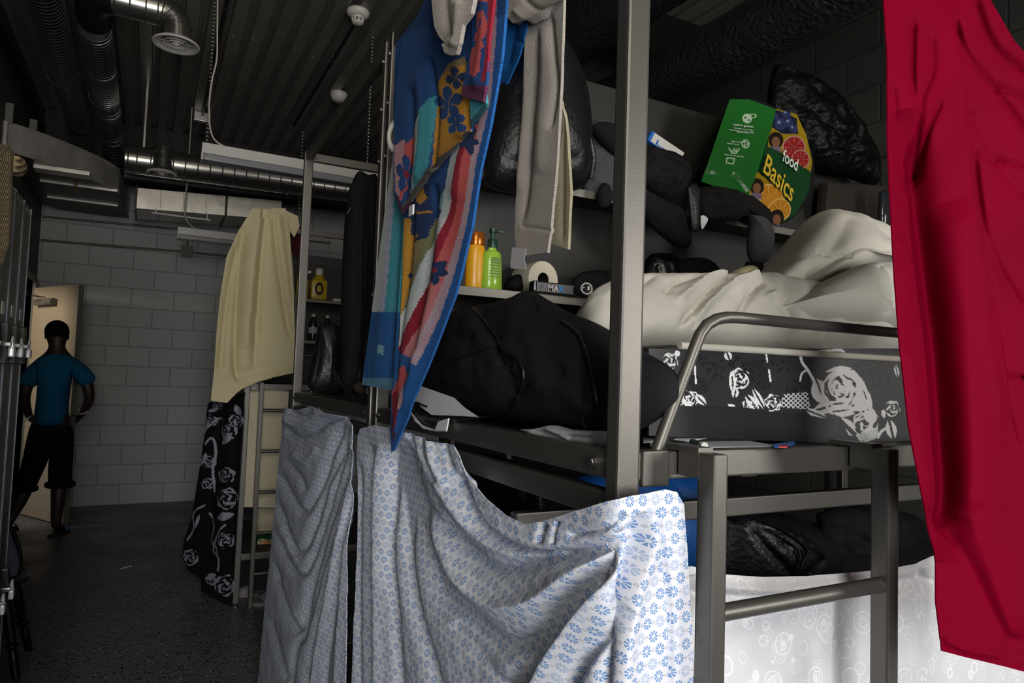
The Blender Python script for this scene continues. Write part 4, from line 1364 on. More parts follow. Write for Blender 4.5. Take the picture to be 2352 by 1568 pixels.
def paint_back(Q):
    """long rear fold of the towel"""
    q = jit(Q, 1.0)
    col = np.tile(C_['blue'], (len(Q), 1))
    xe = np.interp(q[:, 1], [p[1] for p in TR], [p[0] for p in TR])
    w = np.interp(q[:, 1], [0, 200, 330, 480, 600, 700, 800], [22, 16, 11.5, 13, 16.5, 18.5, 20])
    k = (xe - q[:, 0]) / w
    lo = q[:, 1] < 817 + (q[:, 0] - 931) * .7
    for a, b, c, y0 in ((-9, .95, 'edge', -999), (.95, 2.0, 'pw', -999), (2.0, 3.4, 'coral', 285), (3.4, 4.5, 'red', 285), (4.5, 6.0, 'white', 330)):
        m = (k >= a) & (k < b) & (q[:, 1] > y0)
        if c != 'edge': m &= lo
        if c == 'pw':
            sp = (np.sin(q[:, 0] * 1.9 + q[:, 1] * .37) * np.sin(q[:, 1] * 1.3) > .1)
            col[m] = C_['pink']; col[m & sp] = C_['lilac'] * .8 + .1
        elif c == 'coral':
            t_ = np.clip((q[:, 1] - 560) / 150, 0, 1)[:, None]
            col[m] = (C_['coral'] * (1 - t_) + (C_['pink'] * .5 + C_['coral'] * .5) * t_)[m]
        else: col[m] = C_[c]
    m = (k >= 6.0) & (q[:, 1] > 330) & (q[:, 1] < 480); col[m & (np.sin(q[:, 1] * .05 + q[:, 0] * .09) > .55)] = C_['aqua']
    tl = (k > 6.0) & (q[:, 1] > 500) & (q[:, 1] < 860)
    col[tl] = C_['gold']
    xl = np.interp(q[:, 1], [488, 622, 775, 871, 986], [939, 923, 912, 902, 898])
    u_ = (q[:, 0] - xl) / np.maximum(xe - 6 * w - xl, 4)
    col[tl & (u_ > .42)] = C_['ochre']
    col[tl & (u_ > .72)] = C_['olive']
    fills(col, q, [('navy', [(950, 430), (986, 420), (990, 500), (978, 545), (950, 556), (938, 540), (942, 470)]), ('gold', [(956, 440), (972, 432), (980, 455), (966, 470), (956, 462)])])
    col[seg_dist(q, [(944, 480), (962, 490), (984, 486)])[0] < 2.2] = C_['gold']
    col[seg_dist(q, [(938, 540), (948, 550), (958, 540)])[0] < 2] = C_['gold']
    low = ~lo & (k > .95)
    col[low] = C_['bright']
    fills(col, q, [('coral', [(912, 850), (926, 838), (932, 862), (924, 900), (918, 950), (904, 990), (902, 900)]), ('red', [(903, 905), (916, 890), (922, 930), (914, 975), (903, 1000)]),
                   ('pink', [(922, 885), (934, 880), (936, 912), (926, 940), (920, 940)]), ('plum', [(903, 960), (912, 950), (910, 1000), (903, 1015)])])
    for c, r_ in (((1003, 622), 31),):
        d = q - np.array(c)
        for an, ln in ((-1.9, 30), (-.75, 34), (.25, 27), (1.55, 34), (2.5, 26)):
            p2 = np.array(c) + np.array([math.cos(an), math.sin(an)]) * ln
            leaf(col, q, c, p2, 9.5, C_['navy'])
        col[np.hypot(*d.T) < 6] = C_['red']
    for an, ln in ((-1.2, 34), (-2.4, 26), (.4, 22), (1.5, 36), (2.4, 26)):
        leaf(col, q, (1082, 322), np.array([1082, 322]) + np.array([math.cos(an), math.sin(an)]) * ln, 8, C_['navy'])
    col[np.hypot(*(q - np.array([938, 632])).T) < 8] = C_['navy']
    for a_, b_, w_ in (((930, 142), (932, 172), 5), ((938, 140), (938, 170), 5), ((941, 158), (946, 182), 4), ((927, 176), (929, 198), 4), ((934, 176), (934, 208), 4)):
        leaf(col, q, a_, b_, w_, C_['coral'])
    return col
tw = [
    ([(930, 60), (932, 300), (925, 480)], -5 * mm, 8), ([(965, 90), (962, 250), (950, 420)], -6 * mm, 8), ([(948, 470), (935, 620), (912, 800), (905, 900)], -9 * mm, 7),
    ([(1000, 420), (982, 600), (950, 780), (925, 900)], -12 * mm, 9), ([(1020, 500), (1000, 640), (965, 800), (930, 950)], 8 * mm, 14), ([(1100, 100), (1075, 300), (1040, 460)], 6 * mm, 16),
    ([(1010, 120), (1000, 240), (985, 330)], -6 * mm, 9), ([(905, 1000), (930, 900), (960, 800)], 5 * mm, 10)]
tow = thing('beach_towel', 'beach towel with blue, red and gold stripes and flowers hung over the bunk rail', 'towel', (.5, 1.35, 1.33), None)
# main drop built from left edge to right edge
left = [(1000, -60), (904, 210), (904, 300), (912, 420), (928, 500), (923, 622), (912, 775), (902, 871), (898, 986), (899, 1036)]
k = [0, .16, .26, .38, .46, .56, .70, .80, .92, 1]
ky = [-190, 10, 130, 290, 390, 520, 680, 800, 960, 1034]
right = [(float(np.interp(y_, [p[1] for p in TR], [p[0] for p in TR])), y_) for y_ in ky]
a, b = param(left, k, 500), param(right, k, 500)
a[:, 0] = np.where(a[:, 1] < 200, np.interp(a[:, 1], [-60, 0, 40, 98, 200], [1035, 985, 955, 909, 904]), a[:, 0])
cloth('main_fold', a, b, plane(0, .498), 'terry_print', tw, 500, 260, thick=.005, noise=(.002, 14), paint=paint_back, parent=tow)
# left strip behind: pale, teal, then blue end
def paint_strip(Q):
    q = jit(Q, 1.5)
    col = np.tile(C_['teal'], (len(Q), 1))
    s = [(912, 400), (892, 520), (876, 640), (862, 715)]
    d, side, run = seg_dist(q, s)
    k_ = np.where(side > 0, -d, d)
    x_ = q[:, 0] - np.interp(q[:, 1], [330, 470, 620, 715, 890], [905, 888, 872, 860, 836])
    w = np.interp(q[:, 1], [330, 470, 620, 715], [10, 18, 22, 24])
    col[x_ < w] = C_['white']
    col[(x_ > w * .6) & (x_ < w)] = C_['lilac']
    col[q[:, 1] > 716] = C_['bright']
    col[q[:, 1] > 868] = C_['aqua'] * .5 + C_['bright'] * .5
    fills(col, q, [('aqua', [(872, 790), (884, 795), (880, 815), (870, 812)])])
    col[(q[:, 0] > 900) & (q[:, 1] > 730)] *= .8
    return col
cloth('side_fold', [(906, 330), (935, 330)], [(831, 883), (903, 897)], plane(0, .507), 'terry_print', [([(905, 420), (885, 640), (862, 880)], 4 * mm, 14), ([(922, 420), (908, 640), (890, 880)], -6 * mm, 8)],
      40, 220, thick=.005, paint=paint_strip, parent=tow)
# front flaps folded over the rail
def paint_flap(Q):
    q = jit(Q, 1.0)
    col = np.tile(C_['blue'], (len(Q), 1))
    fills(col, q, [('gold', [(1050, 150), (1022, 160), (1000, 200), (995, 280), (990, 340), (985, 400), (1080, 330), (1075, 150)]),
                   ('ochre', [(1066, 130), (1030, 148), (1010, 180), (1036, 160), (1075, 145)]),
                   ('teal', [(965, 255), (985, 225), (1000, 215), (992, 300), (980, 390), (958, 440), (940, 455), (952, 380), (958, 300)]),
                   ('white', [(950, 290), (966, 262), (962, 330), (952, 400), (945, 450), (938, 450), (946, 380)]),
                   ('red', [(940, 330), (950, 300), (952, 380), (938, 430), (925, 440), (935, 390)]), ('pink', [(905, 335), (930, 318), (925, 400), (922, 460), (908, 440)]), ('coral', [(928, 335), (946, 310), (940, 400), (930, 430), (915, 470)])])
    flower(q, (1030, 238), 40, None, 'blue', col, 5, .4, None, (.95, 1.0))
    flower(q, (1050, 285), 26, None, 'blue', col, 4, .9, None)
    flower(q, (1050, 180), 26, None, 'navy', col, 4, .2, None)
    flower(q, (930, 400), 30, None, 'blue', col, 5, .3, 'red', (.7, 1.5))
    bord = seg_dist(q, [(928, 482), (948, 448), (972, 420), (986, 396), (1005, 372), (1040, 350), (1064, 330), (1078, 308)])[0]
    col[bord < 9] = C_['ochre'] * .35 + C_['navy'] * .5
    bord = seg_dist(q, [(905, 455), (915, 480), (926, 492), (944, 470)])[0]
    col[bord < 9] = C_['plum'] * .7
    return col
fl = [([(985, 130), (1000, 260), (990, 390)], -9 * mm, 8), ([(960, 160), (968, 280), (955, 420)], 5 * mm, 12), ([(1045, 130), (1060, 240), (1060, 320)], 4 * mm, 20), ([(945, 200), (942, 340), (928, 470)], -6 * mm, 8), ([(1072, 140), (1080, 240), (1078, 300)], -5 * mm, 8)]
lf = [(1000, -60), (962, 30), (925, 80), (908, 200), (904, 330), (905, 440), (922, 492)]
rt = [(1090, -140), (1085, 0), (1084, 80), (1086, 160), (1084, 240), (1080, 300), (986, 400)]
cloth('front_flap', param(lf, [0, .12, .22, .45, .68, .86, 1], 200), param(rt, [0, .15, .3, .5, .7, .86, 1], 200), plane(0, .487), 'terry_print', fl, 200, 150, thick=.005, paint=paint_flap, parent=tow)
def paint_coral(Q):
    q = jit(Q, 1.0)
    col = np.tile(C_['blue'], (len(Q), 1))
    fills(col, q, [('coral', [(1098, 30), (1118, 26), (1126, 60), (1118, 92), (1104, 84), (1098, 55)]), ('coral', [(1088, 80), (1108, 70), (1118, 110), (1100, 125), (1084, 140), (1082, 100)]),
                   ('coral', [(1082, 120), (1112, 118), (1108, 165), (1098, 178), (1080, 170)]), ('coral', [(1096, -60), (1128, -60), (1126, 5), (1104, 5)]),
                   ('red', [(1128, -60), (1140, -60), (1136, 20), (1128, 120), (1116, 186), (1108, 190), (1116, 150), (1124, 70)]), ('blue', [(1108, 45), (1114, 48), (1112, 66), (1106, 62)]), ('blue', [(1086, 92), (1098, 96), (1092, 112), (1084, 108)])])
    col[q[:, 1] > 196] = C_['plum']
    col[(q[:, 1] > 236)] = C_['teal'] * .7
    return col
cloth('front_flap', [(1100, -160), (1097, 0), (1091, 96), (1072, 153), (1058, 220)], [(1146, -160), (1136, 0), (1126, 96), (1120, 179), (1109, 234)], plane(0, .476), 'terry_print', [([(1118, -100), (1112, 80), (1092, 210)], 7 * mm, 16)], 120, 60, thick=.005, paint=paint_coral, parent=tow)
def paint_teal(Q):
    col = np.tile(C_['teal'], (len(Q), 1))
    d = seg_dist(Q, [(1078, 290), (1100, 268), (1118, 244)])[0]
    col[d < 8] = C_['teal'] * .35
    return col
cloth('front_flap', [(1078, 205), (1080, 250), (1082, 288)], [(1112, 205), (1116, 230), (1116, 246)], plane(0, .481), 'terry_print', [], 30, 30, thick=.005, paint=paint_teal, parent=tow)
MB().box((.488, 1.405, 1.848), (.492, 1.43, 1.87)).build('sewn_label', 'paper', tow, smooth=False)

# pale grey towel hung at both sides of the beach towel
RX = .80                                                     # inner line the grey towel and blue shirt hang from
gt = thing('grey_towel', 'pale grey terry towel hanging in two lengths beside the beach towel', 'towel', (.82, 1.4, 1.78))
gf = [([(1235, 60), (1225, 220), (1210, 420), (1195, 520)], -9 * mm, 9), ([(1262, 30), (1270, 120), (1276, 200), (1262, 300)], -10 * mm, 7), ([(1250, 60), (1250, 200), (1240, 400)], 7 * mm, 18),
      ([(1195, 520), (1230, 524), (1270, 530)], -4 * mm, 4), ([(1210, 60), (1205, 250), (1190, 440)], 5 * mm, 8)]
lf = [(1240, -90), (1215, 40), (1206, 160), (1198, 300), (1188, 420), (1184, 470), (1182, 530), (1186, 590)]
rt = [(1330, -110), (1294, 0), (1290, 160), (1286, 240), (1278, 380), (1268, 480), (1262, 540), (1256, 580)]
k = [0, .16, .33, .52, .7, .79, .89, 1]
cloth('front_length', param(lf, k, 200), param(rt, k, 200), plane(0, .80), 'terry_grey', gf, 200, 80, thick=.007, noise=(.002, 20), parent=gt)
cloth('back_length', [(1286, 230), (1288, 300), (1280, 400), (1266, 560)], [(1288, 230), (1302, 320), (1310, 440), (1304, 572)], plane(0, .835), 'terry_olive', [([(1290, 250), (1290, 560)], -5 * mm, 8)], 100, 40, thick=.007, noise=(.002, 20), parent=gt)
cloth('care_label', [(1176, 568), (1174, 590), (1172, 606), (1173, 616)], [(1208, 570), (1204, 596), (1207, 606), (1208, 619)], plane(0, .79), 'paper', [], 30, 14, thick=.0008, parent=gt)
bl = [([(1190, -20), (1230, 20), (1280, 10)], -7 * mm, 8), ([(1180, 20), (1210, 45), (1250, 42)], 6 * mm, 10)]
cloth('bunched_end', [(1162, -60), (1164, 0), (1166, 40), (1180, 54)], [(1290, -110), (1280, -10), (1240, 24), (1214, 46)], plane(0, .775), 'terry_grey', bl, 60, 60, thick=.02, noise=(.006, 22), parent=gt)
gt2 = [([(1020, -60), (1025, 30), (1035, 90)], -5 * mm, 10), ([(1040, 70), (1018, 88), (1012, 100)], -8 * mm, 6), ([(1055, 0), (1050, 60), (1040, 110)], 6 * mm, 12)]
o = cloth('grey_towel', [(990, -120), (992, 0), (998, 60), (1012, 92), (1022, 122), (1034, 127)], [(1098, -180), (1086, 0), (1080, 30), (1064, 56), (1056, 100), (1046, 124)], plane(0, .458), 'terry_grey', gt2, 100, 60, thick=.008, noise=(.002, 20))
tag(o, 'small pale grey terry flannel folded over the beach towel', 'towel')
o = cloth('blue_shirt', [(1120, -120), (1128, 40), (1140, 160), (1144, 226)], [(1230, -140), (1212, 50), (1192, 130), (1148, 228)], plane(0, .79), 'blue_cloth', [([(1190, -60), (1180, 60), (1160, 160)], -8 * mm, 10), ([(1180, 90), (1206, 100)], -4 * mm, 5)], 80, 60, thick=.004, noise=(.002, 16))
tag(o, 'plain blue cloth hanging between the beach towel and the grey towel', 'cloth')
# line the grey towel hangs from
o = MB().tube([(.805, .72 + .03, ZT - .02), (.805, 1.80, ZT - .02)], .006, 8).build('clothes_line', 'pipe_black')
tag(o, 'dark line stretched across the top of the near bunk holding the grey towel', 'line')

# ---------------------------------------------------------------- far bunk cloths
yc = [([(612, 475), (600, 600), (590, 750), (585, 850)], -22 * mm, 9), ([(628, 480), (640, 600), (655, 700), (670, 780)], -20 * mm, 8), ([(560, 520), (548, 640), (540, 800), (545, 880)], -24 * mm, 9), ([(655, 490), (662, 600), (672, 700)], 14 * mm, 10),
      ([(600, 480), (578, 640), (566, 800)], 18 * mm, 16), ([(545, 560), (520, 700), (505, 860)], -18 * mm, 8), ([(640, 480), (650, 560), (668, 700)], -14 * mm, 6), ([(575, 720), (600, 780), (620, 850)], -8 * mm, 14),
      ([(540, 870), (590, 850), (640, 862)], -14 * mm, 12), ([(618, 472), (622, 500)], -12 * mm, 4), ([(606, 474), (604, 500)], -10 * mm, 4)]
lf = [(580, 478), (548, 530), (520, 590), (506, 680), (498, 760), (492, 850), (484, 920), (522, 925)]
rt = [(656, 478), (664, 520), (668, 580), (672, 640), (676, 720), (680, 800), (680, 855), (565, 880)]
k = [0, .14, .27, .43, .58, .76, .9, 1]
o = cloth('cream_sheet', param(lf, k, 160), param(rt, k, 160), plane(1, 4.57), 'cream_cloth', [(l[0], l[1] * 1.9, l[2] * 1.1) for l in yc], 160, 150, thick=.004, noise=(.005, 22))
tag(o, 'cream bed sheet draped high from the top of the far bunk', 'sheet')
o = cloth('cream_sheet', [(650, 480), (652, 500), (660, 520)], [(684, 496), (688, 520), (676, 545)], plane(1, 4.60), 'cream_cloth', [([(664, 500), (672, 530)], -8 * mm, 8)], 24, 24, thick=.02)
tag(o, 'short cream cloth corner turned over the far bunk rail', 'cloth')
o = cloth('maroon_cloth', [(655, 520), (662, 540), (664, 560)], [(690, 520), (690, 560), (684, 600)], plane(1, 4.70), 'maroon_cloth', [], 24, 24, thick=.01)
tag(o, 'dark maroon cloth hanging inside the far bunk beside the post', 'cloth')
o = cloth('grey_cloth', [(652, 550), (660, 640), (672, 720), (682, 800)], [(672, 545), (676, 640), (682, 720), (690, 800)], plane(1, 4.85), 'grey_cloth', [([(662, 550), (676, 760)], -6 * mm, 5)], 40, 20, thick=.01)
tag(o, 'narrow grey cloth hanging behind the cream sheet of the far bunk', 'cloth')
o = cloth('cream_cloth', [(574, 888), (664, 892)], [(552, 1164), (645, 1166)], plane(1, 4.72), 'cream_panel', [([(610, 890), (600, 1160)], -8 * mm, 8), ([(640, 890), (630, 1160)], 8 * mm, 10)], 40, 60, thick=.004)
tag(o, 'cream cloth panel hanging below the deck behind the far ladder', 'cloth')
o = cloth('cream_cloth', [(582, 1166), (645, 1168)], [(580, 1222), (640, 1224)], plane(1, 4.95), 'cream_panel', [], 20, 20, thick=.004)
tag(o, 'lower edge of a second cream cloth behind the far ladder', 'cloth')

def paint_floral(Q):
    blk = np.array(srgb('#0b0b10')); wh = np.array(srgb('#b9b8cb'))
    col = np.tile(blk, (len(Q), 1))
    rg = np.random.default_rng(4)
    for c, r in (((545, 965), 16), ((525, 990), 20), ((522, 1145), 26), ((520, 1090), 20), ((486, 965), 13), ((515, 1345), 26), ((520, 1240), 18), ((438, 1280), 20), ((480, 1060), 14), ((478, 1110), 13), ((487, 1330), 14), ((500, 930), 12)):
        rose(col, Q, c, r, wh, rg.uniform(0, 6), rg.uniform(0, 6))
    for a_, b_, w in (((480, 945), (500, 938), 4), ((470, 1000), (482, 968), 4), ((462, 1070), (478, 1040), 6), ((470, 1330), (495, 1318), 7), ((500, 1190), (535, 1180), 9), ((510, 1020), (535, 1000), 8), ((450, 1215), (462, 1180), 3), ((540, 930), (552, 955), 7)):
        leaf(col, Q, a_, b_, w, wh)
    stem(col, Q, [(475, 1020), (488, 1005), (492, 1040), (486, 1080), (488, 1130)], 2, wh)
    stem(col, Q, [(505, 1290), (500, 1260), (482, 1240), (490, 1210), (478, 1180)], 2, wh)
    stem(col, Q, [(430, 1240), (448, 1210), (445, 1180), (470, 1160)], 2, wh)
    stem(col, Q, [(500, 1310), (505, 1280), (490, 1262), (503, 1225), (520, 1205)], 2, wh)
    stem(col, Q, [(478, 985), (500, 960), (510, 965)], 1.6, wh)
    return col
lf = [(478, 925), (472, 1000), (455, 1100), (440, 1190), (422, 1240), (418, 1280), (432, 1310), (462, 1330), (462, 1375)]
rt = [(562, 900), (562, 960), (556, 1050), (550, 1140), (546, 1200), (544, 1240), (540, 1290), (536, 1340), (532, 1393)]
k = [0, .15, .36, .55, .66, .74, .8, .9, 1]
def Yv(px, py, v):
    d = rays(px, py)
    t = (v - CAM[1]) / d[..., 1]
    return CAM + d * t[..., None]
flo_depth = (lambda px, py: Yv(px, py, 4.655 + .55 * np.clip((np.interp(np.asarray(py, float), [900, 1393], [562, 532]) - np.asarray(px, float)) / 100, 0, 1.2)))
o = cloth('floral_cloth', param(lf, k, 240), param(rt, k, 240), flo_depth, 'printed_cloth', [([(505, 920), (495, 1050), (482, 1180), (470, 1330)], -18 * mm, 8), ([(530, 920), (522, 1100), (505, 1300)], 16 * mm, 10), ([(545, 920), (540, 1100), (525, 1380)], -10 * mm, 6), ([(485, 930), (470, 1080), (450, 1230)], 14 * mm, 9)],
      240, 90, thick=.004, paint=paint_floral)
tag(o, 'black cloth with white flowers hanging to the floor beside the far bunk', 'cloth')
o = cloth('grey_cloth', [(484, 900), (478, 980), (470, 1060), (462, 1120)], [(500, 905), (490, 985), (480, 1060), (468, 1120)], plane(1, 5.3), 'grey_cloth', [], 40, 12, thick=.004)
tag(o, 'edge of a grey cloth showing behind the black floral cloth', 'cloth')


# ---------------------------------------------------------------- bedding on the near bunk
DK = 1.402
mt = thing('mattress', 'black mattress with white roses on its side, on the near bunk', 'mattress', (1.6, 1.2, DK))
MB().box((.72, .835, DK), (2.44, 1.58, 1.562), .02).build('mattress_core', 'mattress_base', mt)
def paint_mat(Q):
    wh = np.array(srgb('#ececec')); dk = np.array(srgb('#2b2b2c')); bk = np.array(srgb('#131314'))
    col = np.tile(dk, (len(Q), 1))
    rg = np.random.default_rng(2)
    for c in ((1560, 900), (1640, 850), (1720, 860), (1600, 830), (1780, 840), (1680, 830), (1840, 890), (2020, 860), (2040, 900), (2000, 910), (2035, 930), (1900, 850), (1970, 840)):
        for _ in range(16):
            p = np.array(c) + rg.normal(size=2) * [16, 14]
            a_ = rg.uniform(0, 6.28)
            leaf(col, Q, p, p + np.array([math.cos(a_), math.sin(a_)]) * rg.uniform(7, 14), 2.2, bk)
    # netting patches
    for pg, c in (([(1575, 850), (1620, 870), (1632, 900), (1600, 905), (1580, 880)], bk), ([(1700, 830), (1752, 825), (1770, 890), (1755, 900), (1715, 870)], bk), ([(1960, 815), (2045, 815), (2050, 838), (1975, 840)], bk),
                  ([(1800, 905), (1855, 900), (1862, 940), (1790, 935)], wh), ([(1560, 915), (1585, 912), (1580, 930), (1560, 930)], wh)):
        m = inside(Q, pg)
        u_, v_ = Q[:, 0] + Q[:, 1] * 1.1, Q[:, 0] - Q[:, 1] * 1.1
        g = ((u_ % 11) < 3) | ((v_ % 11) < 3)
        col[m & g] = c
    base = [(1470, 925), (1700, 932), (1780, 945), (1840, 950), (1890, 958), (1930, 962), (1965, 1010), (1985, 1050), (1470, 1100)]
    rose(col, Q, (1537, 830), 22, wh, 1, .4); leaf(col, Q, (1550, 815), (1562, 808), 7, wh)
    leaf(col, Q, (1668, 806), (1676, 828), 9, wh, 2)
    rose(col, Q, (1697, 870), 26, wh, 2, 1.0); leaf(col, Q, (1680, 850), (1684, 905), 8, wh, 2)
    leaf(col, Q, (1712, 905), (1742, 945), 11, wh, 3); leaf(col, Q, (1728, 890), (1756, 940), 8, wh, 2)
    rose(col, Q, (1775, 925), 21, wh, 4, .2); rose(col, Q, (1722, 930), 18, wh, 5, .9)
    leaf(col, Q, (1690, 890), (1686, 915), 8, wh, 2); leaf(col, Q, (1672, 928), (1690, 942), 7, wh)
    rose(col, Q, (1585, 915), 20, wh, 3, 2); leaf(col, Q, (1595, 905), (1622, 930), 9, wh, 2); leaf(col, Q, (1572, 925), (1590, 935), 6, wh)
    stem(col, Q, [(1838, 806), (1842, 830), (1856, 850), (1868, 872), (1876, 890)], 3.2, wh)
    stem(col, Q, [(1856, 848), (1842, 858), (1838, 874)], 2, wh); stem(col, Q, [(1842, 815), (1880, 808), (1930, 804), (1940, 814)], 3, wh)
    stem(col, Q, [(1758, 808), (1762, 830)], 2, wh); stem(col, Q, [(1596, 840), (1598, 880)], 2, wh); stem(col, Q, [(1766, 850), (1770, 875)], 2, wh)
    # the big white rose
    leaf(col, Q, (1872, 870), (1900, 930), 22, wh, 3); leaf(col, Q, (1890, 860), (1965, 850), 14, wh, 4)
    col[inside(Q, [(1905, 858), (1930, 846), (1962, 850), (1984, 876), (1996, 905), (2004, 940), (2014, 965), (1996, 972), (1975, 945), (1950, 955), (1905, 950), (1888, 920), (1884, 885)])] = wh
    rose(col, Q, (1930, 895), 40, bk, 6, .5)
    for a_, b_ in (((1962, 866), (1990, 915)), ((1950, 945), (1995, 940)), ((1895, 880), (1905, 935)), ((1915, 945), (1960, 930))): stem(col, Q, [a_, ((a_[0] + b_[0]) / 2 + 6, (a_[1] + b_[1]) / 2 + 3), b_], 2.2, bk)
    rose(col, Q, (1930, 895), 22, wh, 2, 1.5)
    leaf(col, Q, (1930, 850), (1985, 905), 18, wh, 4); leaf(col, Q, (1975, 880), (1998, 950), 14, wh, 4)
    leaf(col, Q, (1866, 945), (1930, 925), 14, wh, 3); leaf(col, Q, (1850, 940), (1900, 960), 9, wh, 2)
    leaf(col, Q, (1910, 945), (1965, 940), 15, wh, 2); leaf(col, Q, (1925, 960), (1965, 1000), 16, wh, 5)
    rose(col, Q, (1988, 972), 34, wh, 7, 1.4); leaf(col, Q, (1985, 935), (2012, 965), 12, wh, 3)
    leaf(col, Q, (1975, 1000), (2020, 990), 14, wh, 2)
    m = inside(Q, [(1965, 998), (2018, 985), (2010, 1008), (1978, 1018)]); sp = np.sin(Q[:, 0] * 1.1) * np.sin(Q[:, 1] * 1.3 + Q[:, 0] * .3)
    col[m] = wh; col[m & (sp > .35)] = bk
    rose(col, Q, (2047, 938), 20, wh, 8, .3); leaf(col, Q, (2026, 940), (2030, 960), 5, wh)
    leaf(col, Q, (2040, 962), (2052, 1010), 12, wh, 3); stem(col, Q, [(2040, 980), (2024, 990), (2016, 1004)], 3, wh); leaf(col, Q, (2056, 835), (2062, 868), 5, wh, 1.5)
    col[inside(Q, [(1470, 930), (1700, 934), (1790, 947), (1845, 950), (1890, 960), (1930, 962), (1958, 1014), (1970, 1060), (1470, 1100)])] = np.array(srgb('#232324'))
    return col
cloth('printed_side', [(1490, 800), (2110, 800)], [(1490, 1000), (2110, 1026)], plane(1, .832), 'mattress_print', [], 420, 150, thick=.004, paint=paint_mat, parent=mt, noise=(.0015, 14))
MB().tube([(.74, .83, 1.560), (2.42, .83, 1.568)], .006, 10).build('piping', 'mattress_piping', mt)

bs = [([(1690, 690), (1640, 710), (1570, 760), (1545, 800)], 10 * mm, 11), ([(1660, 690), (1600, 715), (1540, 770), (1520, 800)], -9 * mm, 9), ([(1620, 690), (1560, 712), (1500, 760)], 8 * mm, 10), ([(1580, 685), (1500, 715), (1480, 740)], -7 * mm, 9),
      ([(1690, 715), (1660, 745), (1640, 790)], -8 * mm, 9), ([(1575, 745), (1548, 775), (1555, 800)], -8 * mm, 6), ([(1700, 740), (1720, 770), (1790, 800)], 5 * mm, 14), ([(1880, 790), (1950, 778), (2040, 770)], -7 * mm, 8),
      ([(1800, 800), (1840, 785), (1870, 800)], -5 * mm, 6), ([(1400, 690), (1360, 720), (1350, 760)], 6 * mm, 14), ([(1460, 690), (1420, 720), (1400, 790)], -6 * mm, 10), ([(1730, 760), (1760, 790), (1770, 803)], -5 * mm, 6)]
o = blob('fitted_sheet', [(1336, 712), (1350, 684), (1400, 668), (1480, 664), (1560, 666), (1690, 660), (1760, 664), (1900, 690), (2060, 720), (2110, 740), (2110, 792), (2000, 798), (1900, 800), (1750, 806), (1600, 806), (1480, 804), (1400, 790), (1350, 756)],
         plane(1, 1.0, (804, 664, .10)), .10, 'beige_sheet', [(l[0], l[1] * 1.9, l[2] * .9) + tuple(l[3:]) for l in bs], (.0028, 60), 80, 260, back=.35, power=.35)
tag(o, 'wrinkled beige fitted sheet stretched over the padding on the near bunk mattress', 'sheet')
bs = [([(1880, 500), (1820, 570), (1760, 650), (1710, 720)], 14 * mm, 26), ([(1910, 520), (1860, 600), (1800, 680)], -8 * mm, 16), ([(1990, 610), (1930, 600), (1880, 620), (1800, 670)], -9 * mm, 10), ([(1960, 520), (1990, 570), (2050, 600)], -6 * mm, 14),
      ([(1720, 700), (1705, 660), (1730, 640)], -8 * mm, 8), ([(1820, 610), (1870, 618), (1900, 625)], -6 * mm, 6), ([(1730, 650), (1745, 690), (1760, 715)], -7 * mm, 7), ([(1940, 500), (1985, 530), (2060, 560)], 7 * mm, 18), ([(1700, 690), (1720, 725)], -8 * mm, 7), ([(1715, 680), (1732, 722)], 6 * mm, 6)]
o = blob('crumpled_sheet', [(1700, 716), (1692, 684), (1714, 652), (1752, 622), (1800, 568), (1846, 512), (1882, 489), (1920, 488), (1980, 508), (2060, 540), (2130, 560), (2130, 640), (2040, 622), (1985, 618), (1930, 640), (1870, 668), (1810, 700), (1756, 726), (1722, 728)],
         plane(1, 1.08, (726, 490, .10)), .085, 'beige_sheet', [(l[0], l[1] * 1.4) + tuple(l[2:]) for l in bs], (.003, 55), 60, 220, back=.12)
tag(o, 'beige sheet heaped in a high knee-like peak on the near bunk', 'sheet')
o = blob('rolled_cloth', [(1674, 652), (1690, 622), (1718, 610), (1736, 616), (1730, 640), (1706, 664), (1680, 668)], plane(1, 1.15), .03, 'cream_cloth', [([(1690, 640), (1715, 622)], -6 * mm, 8)], (.002, 20), 16, 60)
tag(o, 'small rolled cream cloth tucked beside the heaped beige sheet', 'cloth')
bs = [([(1985, 625), (1990, 680), (1996, 750)], -6 * mm, 7), ([(1965, 640), (1990, 665), (2020, 690)], -6 * mm, 8), ([(1978, 640), (1983, 690), (1985, 740)], 5 * mm, 8), ([(2010, 690), (2040, 700)], -4 * mm, 8), ([(1830, 690), (1800, 715), (1770, 728)], -5 * mm, 10)]
o = blob('pillow', [(1740, 730), (1786, 706), (1850, 668), (1920, 634), (1968, 616), (2020, 612), (2052, 622), (2064, 660), (2068, 720), (2064, 764), (2010, 752), (1920, 748), (1820, 746)], plane(1, .98, (750, 612, .06)), .08, 'pillow_cotton', bs, (.0015, 14), 44, 180, back=.1, power=.42)
tag(o, 'plump white pillow with a seamed corner against the red cloth', 'pillow')

